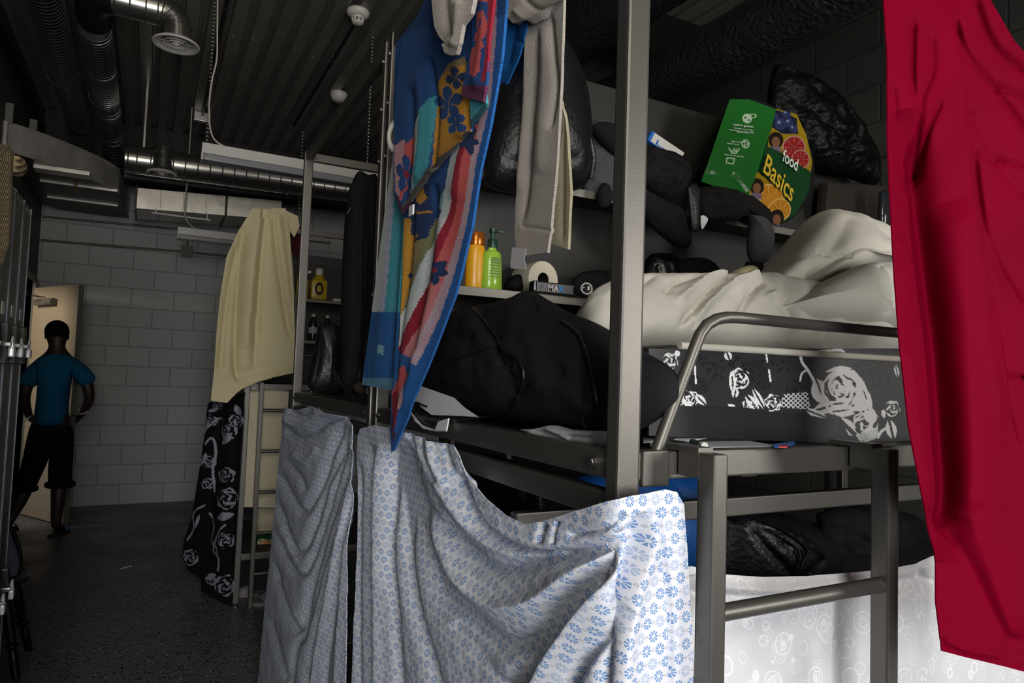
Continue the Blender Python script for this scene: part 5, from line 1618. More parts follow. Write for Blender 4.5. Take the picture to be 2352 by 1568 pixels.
# ---------------------------------------------------------------- jacket and loose things on the near bunk
def jd(x0, dx):
    return plane(0, x0, (990, 680, dx))
jt = thing('black_jacket', 'black zip jacket with white stripes heaped on the near bunk deck', 'jacket', (.65, 1.15, DK))
jf = [([(1095, 716), (1130, 755), (1160, 805), (1196, 840), (1196, 900), (1165, 962)], 5 * mm, 22), ([(1130, 712), (1170, 780), (1230, 840), (1240, 900), (1210, 962)], -6 * mm, 18),
      ([(1000, 800), (1080, 790), (1150, 810)], -5 * mm, 14), ([(980, 860), (1080, 850), (1180, 880)], 5 * mm, 24), ([(1215, 820), (1265, 855), (1245, 890)], 6 * mm, 16), ([(1230, 930), (1300, 900), (1370, 880)], -6 * mm, 16),
      ([(1206, 822), (1228, 872)], -7 * mm, 7), ([(1240, 760), (1300, 830), (1310, 930)], 6 * mm, 30), ([(1380, 780), (1400, 860), (1390, 960)], -8 * mm, 14), ([(1010, 770), (1060, 740), (1110, 735)], 6 * mm, 14),
      ([(960, 870), (1060, 905), (1150, 950)], -5 * mm, 14), ([(1250, 700), (1330, 740), (1420, 800)], -4 * mm, 12), ([(1440, 800), (1470, 880), (1450, 960)], 7 * mm, 22)]
blob('jacket_body', [(948, 900), (960, 850), (1000, 770), (1040, 722), (1090, 706), (1140, 698), (1190, 684), (1224, 671), (1262, 690), (1310, 718), (1370, 742), (1420, 770), (1480, 806), (1545, 850), (1550, 910), (1500, 960), (1440, 988), (1380, 984), (1320, 980), (1240, 972), (1160, 962), (1080, 950), (1000, 930)],
     jd(.62, .09), .075, 'black_fleece', jf, (.0035, 55), 80, 260, parent=jt, back=.06)
jd2 = jd(.545, .09)
def jl(pts, off=0.0):
    p = np.array(pts, float)
    P = jd2(p[:, 0], p[:, 1])
    return [Vector(v) for v in resample(P, 40)]
JB = bpy.data.objects['jacket_body']
def on_surface(pts, r_, name, mat, par, host=None):
    host = host or JB
    dg = bpy.context.evaluated_depsgraph_get(); bpy.context.view_layer.update()
    org = Vector(ORIGIN[host.name]); out = []
    for q in resample(pts, 60):
        d_ = Vector(rays(q[0], q[1])).normalized()
        hit, loc, nr_, _i = host.ray_cast(Vector(CAM) - org, d_)
        if hit: out.append(loc + org - d_ * r_ * .4)
    if len(out) > 3: MB().tube(out, r_, 8).build(name, mat, par)
on_surface([(1086, 708), (1108, 730), (1135, 765), (1160, 805), (1186, 820), (1202, 850), (1200, 890), (1180, 930), (1162, 960)], .0038, 'seam', 'black_nylon', jt)
on_surface([(1224, 674), (1232, 690), (1243, 715)], .004, 'collar_zip', 'leather_black', jt)
on_surface([(1290, 738), (1320, 760), (1345, 800), (1358, 850), (1372, 925)], .0045, 'zip', 'leather_black', jt)
on_surface([(1338, 952), (1346, 982)], .004, 'zip', 'leather_black', jt)
on_surface([(985, 862), (1050, 826), (1120, 800), (1140, 798)], .002, 'seam', 'black_nylon', jt)
def jp(ax=.552):
    return plane(0, ax, (1000, 860, .035))
cloth('white_stripe', [(946, 884), (938, 905), (960, 930), (990, 952)], [(960, 884), (1040, 912), (1065, 935), (1098, 957)], jp(.538), 'white_cloth', [], 40, 30, thick=.003, parent=jt, noise=(.001, 20))
cloth('white_stripe', [(938, 940), (952, 965), (985, 988)], [(950, 955), (975, 985), (1028, 990)], jp(.532), 'white_cloth', [], 30, 12, thick=.003, parent=jt)
cloth('white_stripe', [(1006, 968), (998, 990)], [(1030, 960), (1024, 990)], jp(.532), 'white_cloth', [], 16, 12, thick=.003, parent=jt)
cloth('black_hem', [(940, 908), (944, 945), (990, 978)], [(960, 928), (1040, 958), (1128, 955)], jp(.540), 'black_nylon', [([(960, 930), (1010, 965)], -5 * mm, 8)], 40, 24, thick=.004, parent=jt)

o = blob('crumpled_cloth', [(1196, 986), (1230, 984), (1270, 976), (1310, 986), (1390, 990), (1440, 994), (1440, 1018), (1390, 1028), (1330, 1020), (1270, 1008), (1215, 996)], plane(0, .60), .014, 'grey_knit', [([(1230, 988), (1300, 1000), (1380, 1005)], -5 * mm, 6), ([(1260, 980), (1320, 1008)], 5 * mm, 5)], (.003, 40), 20, 90, back=.02)
tag(o, 'crumpled pale grey cloth lying along the edge of the near bunk deck', 'cloth')

def flat(name, pts, z, mat, label, cat, th=.0012, group=None, curl=0.0):
    P = np.array([Z(p[0], p[1], z) for p in pts])
    mb = MB().prism([(q[0], q[1]) for q in P], th, lambda a_, b_, c_: (a_, b_, z + c_ + curl * (a_ - P[0][0])))
    o = mb.build(name, mat, None, False)
    return tag(o, label, cat, group)
ZB = 1.4085
flat('newspaper', [(1490, 1012), (1600, 994), (1690, 1008), (1790, 1026), (1560, 1029), (1495, 1028)], DK + .004, 'paper_printed', 'printed paper lying on the deck of the near bunk behind the ladder hook', 'paper')
flat('receipt', [(1548, 1010), (1596, 993), (1602, 1002), (1634, 1005), (1580, 1014)], DK + .010, 'paper', 'crumpled white receipt on the printed paper', 'receipt')
flat('paper_slip', [(1476, 1005), (1500, 1002), (1520, 1012), (1478, 1018)], DK + .007, 'label_white', 'cream paper slip beside the foot of the guard rail', 'paper')
t = thing('lighter', 'dark green lighter with a white end lying on the papers', 'lighter', V3(Z(1605, 1020, DK + .01)))
p0, p1 = V3(Z(1590, 1016, DK + .012)), V3(Z(1612, 1022, DK + .012))
MB().tube([p0, p1], .0055, 12).build('lighter_body', 'dark_green_plastic', t)
MB().tube([p1, p1 + (p1 - p0) * .28], .0052, 12).build('lighter_cap', 'label_white', t)
t = thing('wrapper', 'red and blue foil wrapper on the edge of the near bunk deck', 'wrapper', V3(Z(1800, 1022, ZB)))
p = [V3(Z(a_, b_, ZB)) for a_, b_ in ((1772, 1024), (1822, 1016), (1826, 1020), (1806, 1028), (1780, 1029))]
MB().prism([(q.x, q.y) for q in p], .002, lambda a_, b_, c_: (a_, b_, ZB + c_ + .0005)).build('wrapper_foil', 'blue_plastic', t, False)
p = [V3(Z(a_, b_, ZB + .003)) for a_, b_ in ((1790, 1024), (1812, 1022), (1808, 1028), (1788, 1028))]
MB().prism([(q.x, q.y) for q in p], .0015, lambda a_, b_, c_: (a_, b_, ZB + .003 + c_)).build('red_sachet', 'red_plastic', t, False)
o = MB().ball(V3(Z(1550, 985, 1.417)), .018, 16, (1.3, 1, .5)).build('black_case', 'black_plastic')
tag(o, 'small shiny black case on the deck behind the guard rail foot', 'case')
o = MB().tube(resample([V3(Z(1478, 1000, DK + .006)), V3(Z(1488, 990, DK + .014)), V3(Z(1500, 996, DK + .006))], 12), .004, 8).build('blue_string', 'blue_plastic')
tag(o, 'short bright blue string beside the foot of the guard rail', 'cord')

# ---------------------------------------------------------------- lower shelf of the near bunk
SZ = 1.7315
def foot(px, py, y, z=SZ):
    return Y(px, py, y)[0]
t = thing('shampoo_bottle', 'amber bottle with a copper cap on the near bunk shelf', 'bottle', (.760, 1.66, SZ))
MB().lathe([(0, 0), (.025, 0), (.028, .006), (.0275, .05), (.0265, .09), (.025, .113), (.022, .12), (0, .12)], (.760, 1.66, SZ), seg=30, squash=(1, .8)).build('bottle_body', 'amber_plastic', t)
MB().lathe([(.0215, .118), (.0235, .122), (.0235, .151), (.021, .155), (0, .156)], (.760, 1.66, SZ), seg=30, squash=(1, .8)).build('cap', 'copper_cap', t)
o = MB().lathe([(0, 0), (.022, 0), (.025, .006), (.0245, .08), (.02, .095), (.010, .10), (.010, .125), (0, .126)], (.70, 1.69, SZ), seg=26).build('bottle', 'amber_plastic')
tag(o, 'yellow bottle on the near bunk shelf mostly hidden by the beach towel', 'bottle')
t = thing('pump_bottle', 'green gel pump bottle with a dark green head on the near bunk shelf', 'bottle', (.801, 1.645, SZ))
mb = MB()
rings = []
for r_, h in ((.0, 0), (.028, 0), (.031, .004), (.0295, .03), (.0275, .07), (.0255, .098), (.022, .105), (.012, .110), (.011, .118), (0, .118)):
    rings.append((r_, h))
mb.lathe(rings, (.801, 1.645, SZ), seg=4 * 8, squash=(1.05, .72)).build('bottle_body', 'green_liquid', t)
mb = MB().lathe([(0, .116), (.0135, .116), (.0135, .136), (.012, .139), (.006, .14), (.006, .158), (.010, .159), (.010, .168), (0, .169)], (.801, 1.645, SZ), seg=22)
mb.bar((.801, 1.645, SZ + .163), (.826, 1.63, SZ + .160), .009, .006, .002)
mb.build('pump_head', 'dark_green_plastic', t)
for k, (z0, wd) in enumerate(((.085, .022), (.079, .03), (.073, .028), (.066, .03), (.058, .024), (.051, .03), (.044, .028), (.036, .03))):
    MB().box((.801 - wd / 2, 1.645 - .0232 + .00018 * (k - 8), SZ + z0), (.801 + wd / 2, 1.645 - .0226, SZ + z0 + .0018)).build('printed_line', 'dark_green_plastic', t, False)
tr = thing('toilet_roll', 'white toilet roll standing on its side on the near bunk shelf', 'toilet roll', (.955, 1.62, SZ))
MB().lathe([(.02, .045), (.02, -.045), (.053, -.045), (.054, -.041), (.054, .041), (.053, .045), (.02, .045)], (.985, 1.735, SZ + .0545), (.12, -1, 0), 40).build('paper_roll', 'tissue', tr)
MB().lathe([(.0203, .044), (.0203, -.044), (.0193, -.044), (.0193, .044), (.0203, .044)], (.985, 1.735, SZ + .0545), (.12, -1, 0), 28).build('cardboard_core', 'cardboard', tr)
bx = thing('printed_box', 'flat black box lettered MAX lying in front of the toilet roll', 'box', (.98, 1.595, SZ))
MB().box((.895, 1.578, SZ), (1.085, 1.604, SZ + .030), .003).build('box_body', 'black_plastic', bx)
MB().tube([(.897, 1.575, SZ + .004), (.897, 1.575, SZ + .03)], .006, 8).build('clear_strap', 'clear_plastic', bx)
lettering('printed_letters', 'MA', (.938, 1.5775, SZ + .006), (1, 0, 0), (0, 0, 1), .024, 'label_white', bx, .001, 0, .02)
lettering('printed_letters', 'X', (.972, 1.5775, SZ + .006), (1, 0, 0), (0, 0, 1), .024, 'print_blue', bx, .001, 0, .03)
MB().torus((.921, 1.577, SZ + .015), .006, .001, (0, 1, 0), 3, 5).build('printed_mark', 'print_grey', bx, False)
jr = thing('small_jar', 'small round jar with a pale rim lying at the end of the near shelf', 'jar', (1.05, 1.59, SZ))
MB().lathe([(0, .0), (.016, 0), (.0165, .02), (.014, .024), (0, .018)], (1.055, 1.575, SZ + .017), (-.3, -1, .1), 24).build('jar_body', 'clear_plastic', jr)
MB().torus((1.048, 1.552, SZ + .0195), .015, .0022, (-.3, -1, .1), 26, 6).build('jar_rim', 'label_white', jr)
o = blob('black_pouch', [(1316, 640), (1340, 624), (1380, 620), (1420, 632), (1425, 680), (1370, 684), (1324, 676)], plane(1, 1.70), .03, 'black_cloth', [([(1330, 640), (1400, 650)], -4 * mm, 6)], (.003, 30), 18, 60)
tag(o, 'black cloth pouch at the right end of the near bunk shelf', 'pouch')
o = blob('cloth_bundle', [(1160, 662), (1168, 640), (1190, 630), (1206, 640), (1208, 664), (1185, 668)], plane(1, 1.73), .02, 'black_cloth', [], (.003, 30), 14, 40)
tag(o, 'small dark cloth bundle between the pump bottle and the toilet roll', 'cloth')
o = blob('handbag', [(1484, 600), (1500, 582), (1540, 584), (1560, 606), (1572, 640), (1570, 672), (1480, 674), (1470, 640)], plane(1, 1.62), .05, 'leather_black', [([(1495, 610), (1500, 660)], -8 * mm, 6), ([(1520, 600), (1528, 660)], 6 * mm, 6), ([(1545, 610), (1550, 660)], -6 * mm, 6)], (.003, 24), 24, 80)
tag(o, 'glossy black leather handbag on the lower shelf behind the near post', 'bag')
o = blob('checked_bag', [(1545, 606), (1570, 594), (1610, 592), (1636, 604), (1656, 632), (1666, 664), (1660, 690), (1550, 690)], plane(1, 1.60), .05, 'black_cloth', [], (.003, 24), 24, 80)
tag(o, 'dark checked fabric bag on the lower shelf beside the leather handbag', 'bag')

# ---------------------------------------------------------------- upper shelf of the near bunk
bp = thing('backpack', 'black backpack with brass zip pulls standing on the upper shelf', 'backpack', (1.0, 1.62, 2.045))
blob('bag_body', [(1130, 260), (1170, 150), (1220, 92), (1270, 84), (1304, 110), (1326, 160), (1342, 220), (1350, 300), (1352, 380), (1346, 420), (1310, 440), (1200, 445), (1120, 420), (1108, 340)], plane(1, 1.60), .10, 'black_nylon',
     [([(1296, 120), (1318, 220), (1330, 330), (1322, 420)], -9 * mm, 8), ([(1310, 130), (1334, 230), (1344, 340)], 6 * mm, 6), ([(1150, 250), (1200, 200), (1260, 180)], -6 * mm, 12), ([(1130, 380), (1200, 390), (1300, 380)], -6 * mm, 10)], (.004, 14), 36, 140, parent=bp)
zp = [V3(Y(a_, b_, 1.53)) for a_, b_ in ((1331, 258), (1328, 275), (1335, 290), (1338, 305))]
MB().tube(resample(zp, 14), .0035, 8).torus(zp[0], .006, .0018, (0, 1, 0), 14, 6).build('zip_pull', 'brass', bp)
zp = [V3(Y(a_, b_, 1.53)) for a_, b_ in ((1334, 262), (1342, 272), (1347, 283))]
MB().tube(resample(zp, 10), .003, 8).build('zip_pull', 'brass', bp)
zp = [V3(Y(a_, b_, 1.55)) for a_, b_ in ((1350, 300), (1364, 360), (1358, 410))]
MB().tube(resample(zp, 10), .006, 6).build('strap', 'black_nylon', bp)
o = blob('grey_hoodie', [(1340, 300), (1370, 275), (1410, 280), (1450, 320), (1460, 400), (1440, 460), (1390, 470), (1345, 440), (1335, 380)], plane(1, 1.66), .05, 'grey_marl', [([(1350, 330), (1380, 345), (1392, 330)], -8 * mm, 6), ([(1345, 385), (1400, 392)], -6 * mm, 6), ([(1350, 420), (1390, 430)], 6 * mm, 8)], (.005, 70), 36, 120)
tag(o, 'folded grey marl hoodie on the upper shelf beside the backpack', 'hoodie')
o = blob('knitted_jumper', [(1352, 292), (1380, 280), (1420, 290), (1450, 330), (1455, 372), (1405, 350), (1375, 318)], plane(1, 1.60), .03, 'charcoal_cloth', [], (.004, 20), 16, 60)
tag(o, 'charcoal knitted top lying across the grey hoodie', 'clothing')
o = blob('grey_sleeve', [(1372, 440), (1384, 420), (1398, 428), (1404, 460), (1392, 476), (1378, 472)], plane(1, 1.58), .02, 'charcoal_cloth', [], (.002, 30), 12, 40)
tag(o, 'dark grey sleeve end hanging over the upper shelf edge behind the post', 'clothing')
cb = thing('medicine_box', 'white and blue carton tilted on top of the black clothes', 'box', (1.40, 1.62, 2.2))
q0 = V3(Y(1492, 318, 1.60)); qx = V3(Y(1558, 362, 1.60)) - q0; qy = V3(Y(1500, 302, 1.60)) - q0
n_ = qx.cross(qy).normalized()
if n_.y > 0: n_ = -n_
def quad(u0, u1, v0, v1, off, th, name, mat, par):
    P = [q0 + qx * a_ + qy * b_ + n_ * off for a_, b_ in ((u0, v0), (u1, v0), (u1, v1), (u0, v1))]
    mb = MB()
    A = [mb.bm.verts.new(p_) for p_ in P]
    B = [mb.bm.verts.new(p_ - n_ * th) for p_ in P]
    mb.bm.faces.new(A); mb.bm.faces.new(B[::-1])
    for i_ in range(4): mb.bm.faces.new((A[i_], B[i_], B[(i_ + 1) % 4], A[(i_ + 1) % 4]))
    return mb.build(name, mat, par, False)
quad(0, 1.1, -.2, 1, 0, .04, 'carton', 'label_white', cb)
quad(0, 1.1, -.32, -.2, -.001, .03, 'blue_edge', 'blue_plastic', cb)
quad(-.03, .06, -.2, 1, .0005, .03, 'blue_edge', 'blue_plastic', cb)
quad(.22, .70, -.14, -.06, .001, .001, 'blue_line', 'blue_plastic', cb); quad(.22, .27, -.14, .45, .001, .001, 'blue_line', 'blue_plastic', cb)
o = blob('black_clothes', [(1470, 330), (1500, 340), (1545, 352), (1572, 372), (1580, 410), (1560, 450), (1530, 462), (1490, 440), (1460, 400)], plane(1, 1.56), .06, 'black_cloth', [([(1500, 360), (1540, 380), (1570, 400)], -8 * mm, 7), ([(1490, 400), (1540, 430)], 7 * mm, 8), ([(1520, 350), (1530, 400), (1520, 450)], -5 * mm, 6)], (.006, 85), 50, 150)
tag(o, 'bundle of black clothes with a white label under the tilted carton', 'clothing')
o = blob('charcoal_trousers', [(1460, 420), (1490, 440), (1530, 462), (1572, 490), (1585, 540), (1584, 565), (1560, 568), (1530, 548), (1490, 510), (1460, 470)], plane(1, 1.56), .035, 'charcoal_cloth', [([(1480, 450), (1530, 500), (1570, 550)], -6 * mm, 10)], (.006, 85), 50, 150)
tag(o, 'charcoal trouser leg sloping down from the upper shelf', 'clothing')
o = blob('black_strap', [(1578, 430), (1592, 420), (1606, 432), (1608, 480), (1606, 525), (1590, 528), (1582, 480)], plane(1, 1.53), .012, 'black_nylon', [], (.001, 30), 12, 50)
tag(o, 'wide black strap hanging over the upper shelf left of the green bag', 'strap')
o = blob('paper_tag', [(1608, 496), (1616, 494), (1626, 502), (1622, 514), (1612, 526)], plane(1, 1.55), .004, 'paper', [], (.001, 60), 8, 24)
tag(o, 'scrap of white paper caught beside the wide black strap', 'paper')
gh = thing('grey_jacket', 'dark grey jacket hanging over the upper shelf under the green bag', 'jacket', (1.6, 1.6, 1.95))
blob('jacket_body', [(1600, 432), (1640, 428), (1700, 440), (1740, 462), (1770, 490), (1764, 520), (1720, 500), (1680, 508), (1630, 508), (1608, 490)], plane(1, 1.56), .04, 'charcoal_cloth', [([(1610, 445), (1680, 446), (1740, 470)], 6 * mm, 6), ([(1620, 490), (1660, 480), (1700, 476)], -7 * mm, 7)], (.006, 85), 50, 150, parent=gh)
blob('sleeve', [(1722, 492), (1756, 500), (1774, 530), (1772, 570), (1756, 604), (1726, 600), (1720, 560), (1726, 520)], plane(1, 1.52), .03, 'grey_marl', [([(1736, 510), (1744, 590)], 5 * mm, 7)], (.002, 30), 20, 70, parent=gh)
blob('cuff', [(1716, 600), (1750, 606), (1744, 625), (1712, 618)], plane(1, 1.52), .018, 'charcoal_cloth', [], (.001, 30), 10, 40, parent=gh)

# green supermarket bag
gb = thing('shopping_bag', 'green supermarket bag lettered food Basics with fruit pictures, on the upper shelf', 'bag', (1.7, 1.6, 2.05))
GY = 1.60
def paint_side(Q):
    col = np.tile(np.array(srgb('#135f1b')), (len(Q), 1))
    w = np.array(srgb('#aebfa8'))
    d = seg_dist(Q, [(1715, 283), (1722, 272), (1734, 264)])[0]
    m = (np.hypot((Q[:, 0] - 1716), (Q[:, 1] - 272) * 1.0) < 11) & ~(np.hypot(Q[:, 0] - 1712, Q[:, 1] - 270) < 2.5) & ~(np.hypot(Q[:, 0] - 1720, Q[:, 1] - 276) < 2.5)
    col[m] = w
    m = (np.hypot((Q[:, 0] - 1729) * .8, (Q[:, 1] - 266) * 1.4) < 7) & ~(np.hypot((Q[:, 0] - 1729) * .8, (Q[:, 1] - 266) * 1.4) < 4.5)
    col[m] = w
    r_ = np.hypot(Q[:, 0] - 1713, Q[:, 1] - 330)
    an = np.arctan2(Q[:, 1] - 330, Q[:, 0] - 1713)
    col[(r_ < 10) & ((r_ > 7.5) | ((r_ > 2.5) & (r_ < 6.5) & (np.cos(an * 3) > -.3)))] = w
    for a_, b_ in (((1674, 340), (1682, 352)), ((1682, 352), (1690, 352)), ((1690, 352), (1698, 342)), ((1678, 346), (1694, 347))): col[seg_dist(Q, [a_, b_])[0] < 1.4] = w
    for a_, b_ in (((1670, 362), (1687, 364)), ((1687, 364), (1685, 376)), ((1685, 376), (1668, 374)), ((1668, 374), (1670, 362))): col[seg_dist(Q, [a_, b_])[0] < 1.3] = w
    return col
def gd(px, py):
    """side panel plane: near edge at the right, receding to the left"""
    px = np.asarray(px, float)
    e = np.interp(np.asarray(py, float), [250, 460], [1785, 1715])
    return Yv(px, py, 1.535 + .00045 * np.clip(e - px, 0, 400))
def gd2(px, py):
    px = np.asarray(px, float)
    e = np.interp(np.asarray(py, float), [250, 460, 515], [1785, 1715, 1700])
    return Yv(px, py, 1.535 + .0006 * np.clip(px - e, 0, 400))
cloth('side_panel', [(1676, 228), (1720, 228), (1785, 252)], [(1611, 416), (1660, 434), (1718, 462)], gd, 'printed_plastic', [([(1680, 400), (1700, 420), (1718, 445)], -5 * mm, 6), ([(1640, 300), (1630, 400)], 4 * mm, 14), ([(1730, 300), (1700, 420)], -3 * mm, 12)], 150, 200, thick=.004, paint=paint_side, parent=gb, noise=(.001, 14))
def paint_front(Q):
    green = np.array(srgb('#0f3c1b')); yel = np.array(srgb('#92790f')); skin = np.array(srgb('#7a5238')); hair = np.array(srgb('#1d110d'))
    col = np.tile(green, (len(Q), 1))
    col[inside(Q, [(1770, 240), (1880, 250), (1870, 400), (1850, 385), (1812, 362), (1762, 338)])] = yel
    col[inside(Q, [(1770, 250), (1800, 258), (1830, 272), (1832, 308), (1795, 308), (1768, 290)])] = np.array(srgb('#161a33'))
    for c, r_ in (((1792, 285), 14), ((1812, 282), 11), ((1806, 262), 10), ((1822, 296), 10), ((1780, 268), 8)):
        m = np.hypot(*(Q - np.array(c)).T) < r_; col[m] = np.array(srgb('#2b3358')); col[np.hypot(*(Q - np.array(c) + [3, 4]).T) < r_ * .3] = np.array(srgb('#6b7ba3'))
    for c, r_, cr, cp in (((1822, 340), 28, '#8c2020', '#b98a80'), ((1838, 366), 22, '#8c2020', '#b98a80'), ((1764, 455), 32, '#b4781c', '#d8b060'), ((1790, 482), 26, '#b4781c', '#d8b060'), ((1732, 470), 18, '#c08a1e', '#d8b060')):
        rr = np.hypot(*(Q - np.array(c)).T); an = np.arctan2(*(Q - np.array(c)).T[::-1])
        col[rr < r_] = np.array(srgb(cp)); col[rr < r_ * .92] = np.array(srgb(cr)); col[(rr < r_ * .86) & (np.abs(np.sin(an * 4)) < .1)] = np.array(srgb(cp))
    col[inside(Q, [(1700, 400), (1735, 388), (1765, 415), (1800, 450), (1805, 500), (1785, 520), (1740, 480), (1700, 470)]) & (np.hypot(*(Q - np.array([1764, 455])).T) > 32) & (np.hypot(*(Q - np.array([1790, 482])).T) > 26)] = yel
    for c in ((1780, 322), (1738, 428), (1785, 500)):
        d = (Q - np.array(c)) / [16, 19]; rr = np.hypot(*d.T)
        col[rr < 1] = hair
        d = (Q - np.array(c) - [0, 4]) / [9, 12]; col[np.hypot(*d.T) < 1] = skin
        col[inside(Q, [(c[0] - 14, c[1] + 15), (c[0] + 8, c[1] + 15), (c[0] + 12, c[1] + 30), (c[0] - 12, c[1] + 28)])] = np.array(srgb('#6b5f70'))
    col[inside(Q, [(1745, 335), (1768, 338), (1812, 362), (1850, 388), (1856, 470), (1835, 500), (1800, 450), (1765, 415), (1722, 380)])] = green
    return col
cloth('front_panel', [(1783, 250), (1770, 300), (1748, 370), (1722, 440), (1714, 464), (1740, 490)], [(1830, 262), (1852, 310), (1866, 370), (1858, 440), (1830, 490), (1788, 518)], gd2, 'printed_plastic', [([(1810, 290), (1800, 400), (1770, 480)], 6 * mm, 30)], 220, 130, thick=.004, paint=paint_front, parent=gb, noise=(.002, 12))
blob('bag_filling', [(1676, 232), (1730, 226), (1785, 250), (1830, 264), (1852, 310), (1866, 370), (1864, 440), (1830, 490), (1788, 514), (1740, 486), (1714, 460), (1612, 414), (1640, 320)], plane(1, 1.68), .05, 'black_cloth', [], (.002, 12), 24, 90, parent=gb)
o_ = V3(gd2(1770, 372)) - Vector((0, .012, 0))
u1 = V3(gd2(1818, 398)) - V3(gd2(1770, 372)); v1 = V3(gd2(1778, 345)) - V3(gd2(1770, 372))
def word(txt, px, py, sz, mat, ang, lift=.014):
    a_ = V3(gd2(px, py)); b_ = V3(gd2(px + 40 * math.cos(ang), py + 40 * math.sin(ang))); ux = (b_ - a_).normalized()
    up = (V3(gd2(px - 12 * math.sin(ang) * -1, py - 30)) - a_); up = (up - ux * up.dot(ux)).normalized()
    return lettering('brand_lettering', txt, a_ - Vector((0, lift, 0)), ux, up, sz, mat, gb, .001, 0, .012)
word('food', 1788, 371, .058, 'print_white', .62)
word('Basics', 1742, 394, .092, 'print_yellow', .82)
def sword(txt, px, py, sz, ang=.12):
    a_ = V3(gd(px, py)); ux = (V3(gd(px + 40, py + 40 * math.tan(ang))) - a_).normalized(); up = V3(gd(px + 10, py - 40)) - a_; up = (up - ux * up.dot(ux)).normalized()
    return lettering('small_print', txt, a_ - Vector((.002, .008, 0)), ux, up, sz, 'print_white', gb, .001, 0, .01)
sword('Leave it greener.', 1681, 290, .0105)
sword('Remember reuse your bag', 1682, 297, .006); sword('every time you shop with us please', 1671, 301, .006); sword('thank you always', 1688, 306, .006)
sword('Made of 100%', 1677, 328, .006); sword('recycled material', 1666, 332, .006); sword('30 C', 1680, 345, .007); sword('Wash with cold water only', 1660, 358, .006)

o = blob('garbage_bag', [(1782, 148), (1830, 165), (1900, 208), (1948, 260), (1985, 320), (2012, 385), (2010, 425), (1960, 408), (1900, 395), (1850, 370), (1800, 300), (1772, 260), (1772, 200)], plane(1, 1.70), .09, 'polythene_black', [([(1800, 170), (1850, 230), (1900, 300)], -10 * mm, 8), ([(1840, 180), (1900, 250), (1960, 330)], 10 * mm, 9), ([(1780, 230), (1840, 280), (1920, 350)], -8 * mm, 9), ([(1860, 330), (1940, 370), (2000, 400)], -8 * mm, 8)], (.010, 55), 60, 200)
tag(o, 'shiny black garbage bag piled behind the green shopping bag', 'garbage bag')
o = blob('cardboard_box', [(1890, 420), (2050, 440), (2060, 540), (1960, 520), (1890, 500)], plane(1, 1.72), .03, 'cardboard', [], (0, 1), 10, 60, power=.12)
tag(o, 'dim brown carton on the upper shelf right of the green bag', 'box')
o = blob('blue_bottle', [(2022, 440), (2036, 436), (2044, 460), (2046, 520), (2030, 530), (2020, 500)], plane(1, 1.60), .02, 'clear_plastic', [], (0, 1), 12, 40)
tag(o, 'dark clear bottle on the upper shelf next to the red cloth', 'bottle')

# ---------------------------------------------------------------- things stored under the deck of the near bunk
o = blob('leather_boot', [(1060, 1050), (1100, 1040), (1160, 1052), (1200, 1075), (1212, 1110), (1206, 1175), (1180, 1210), (1130, 1190), (1090, 1150), (1062, 1100)], plane(0, .80), .06, 'leather_olive', [([(1100, 1080), (1150, 1120), (1205, 1125)], -8 * mm, 7), ([(1120, 1140), (1160, 1165), (1200, 1150)], 7 * mm, 7), ([(1080, 1060), (1130, 1080), (1190, 1085)], 6 * mm, 8)], (.005, 18), 28, 110, back=.05)
tag(o, 'dark olive leather bundle stored under the near bunk deck', 'bag')
o = blob('olive_bag', [(1206, 1070), (1236, 1080), (1250, 1130), (1250, 1200), (1230, 1230), (1208, 1220), (1204, 1140)], plane(0, .90), .04, 'leather_olive', [], (.003, 18), 20, 70)
tag(o, 'narrow dark olive bag next to the leather bundle under the deck', 'bag')
o = blob('blue_bag', [(1320, 1096), (1400, 1080), (1500, 1085), (1600, 1090), (1640, 1120), (1640, 1220), (1630, 1330), (1500, 1340), (1420, 1250), (1370, 1130)], plane(1, 1.20), .06, 'blue_nylon', [([(1345, 1095), (1365, 1130), (1380, 1180)], -8 * mm, 8), ([(1530, 1100), (1545, 1140)], -8 * mm, 6), ([(1480, 1100), (1500, 1200)], 6 * mm, 14)], (.004, 14), 26, 110)
tag(o, 'bright blue nylon bag stored under the near bunk deck', 'bag')
bk = thing('black_backpack', 'black backpack lying under the near bunk deck behind the ladder', 'backpack', (1.3, 1.3, 1.0))
blob('bag_body', [(1640, 1180), (1690, 1160), (1780, 1170), (1870, 1210), (1920, 1260), (1930, 1330), (1900, 1370), (1700, 1370), (1630, 1340)], plane(1, 1.22), .08, 'black_nylon', [([(1700, 1190), (1780, 1220), (1850, 1270)], 8 * mm, 7), ([(1680, 1200), (1740, 1280), (1790, 1330)], -8 * mm, 8), ([(1730, 1230), (1760, 1240)], -5 * mm, 5), ([(1850, 1260), (1800, 1300), (1780, 1340)], -6 * mm, 7)], (.004, 14), 30, 120, parent=bk)
zp = [V3(Y(a_, b_, 1.125)) for a_, b_ in ((1840, 1262), (1846, 1278), (1850, 1292))]
MB().tube(resample(zp, 8), .003, 6).build('zip_pull', 'zinc', bk)
zp = [V3(Y(a_, b_, 1.125)) for a_, b_ in ((1720, 1185), (1790, 1215), (1850, 1260), (1840, 1300))]
MB().tube(resample(zp, 20), .004, 6).build('zip', 'black_plastic', bk)
o = blob('dark_bundle', [(1880, 1180), (1940, 1160), (2050, 1170), (2120, 1200), (2130, 1300), (2000, 1340), (1900, 1300)], plane(1, 1.45), .06, 'black_cloth', [([(1930, 1200), (1960, 1240)], -8 * mm, 8)], (.008, 70), 44, 140)
tag(o, 'dark bundle of clothes under the near bunk deck at the right', 'clothing')
o = MB().lathe([(0, 0), (.026, 0), (.028, .02), (.024, .03), (.028, .07), (.012, .1), (.012, .12), (0, .122)], (1.72, 1.4, .985), seg=20).build('water_bottle', 'clear_plastic')
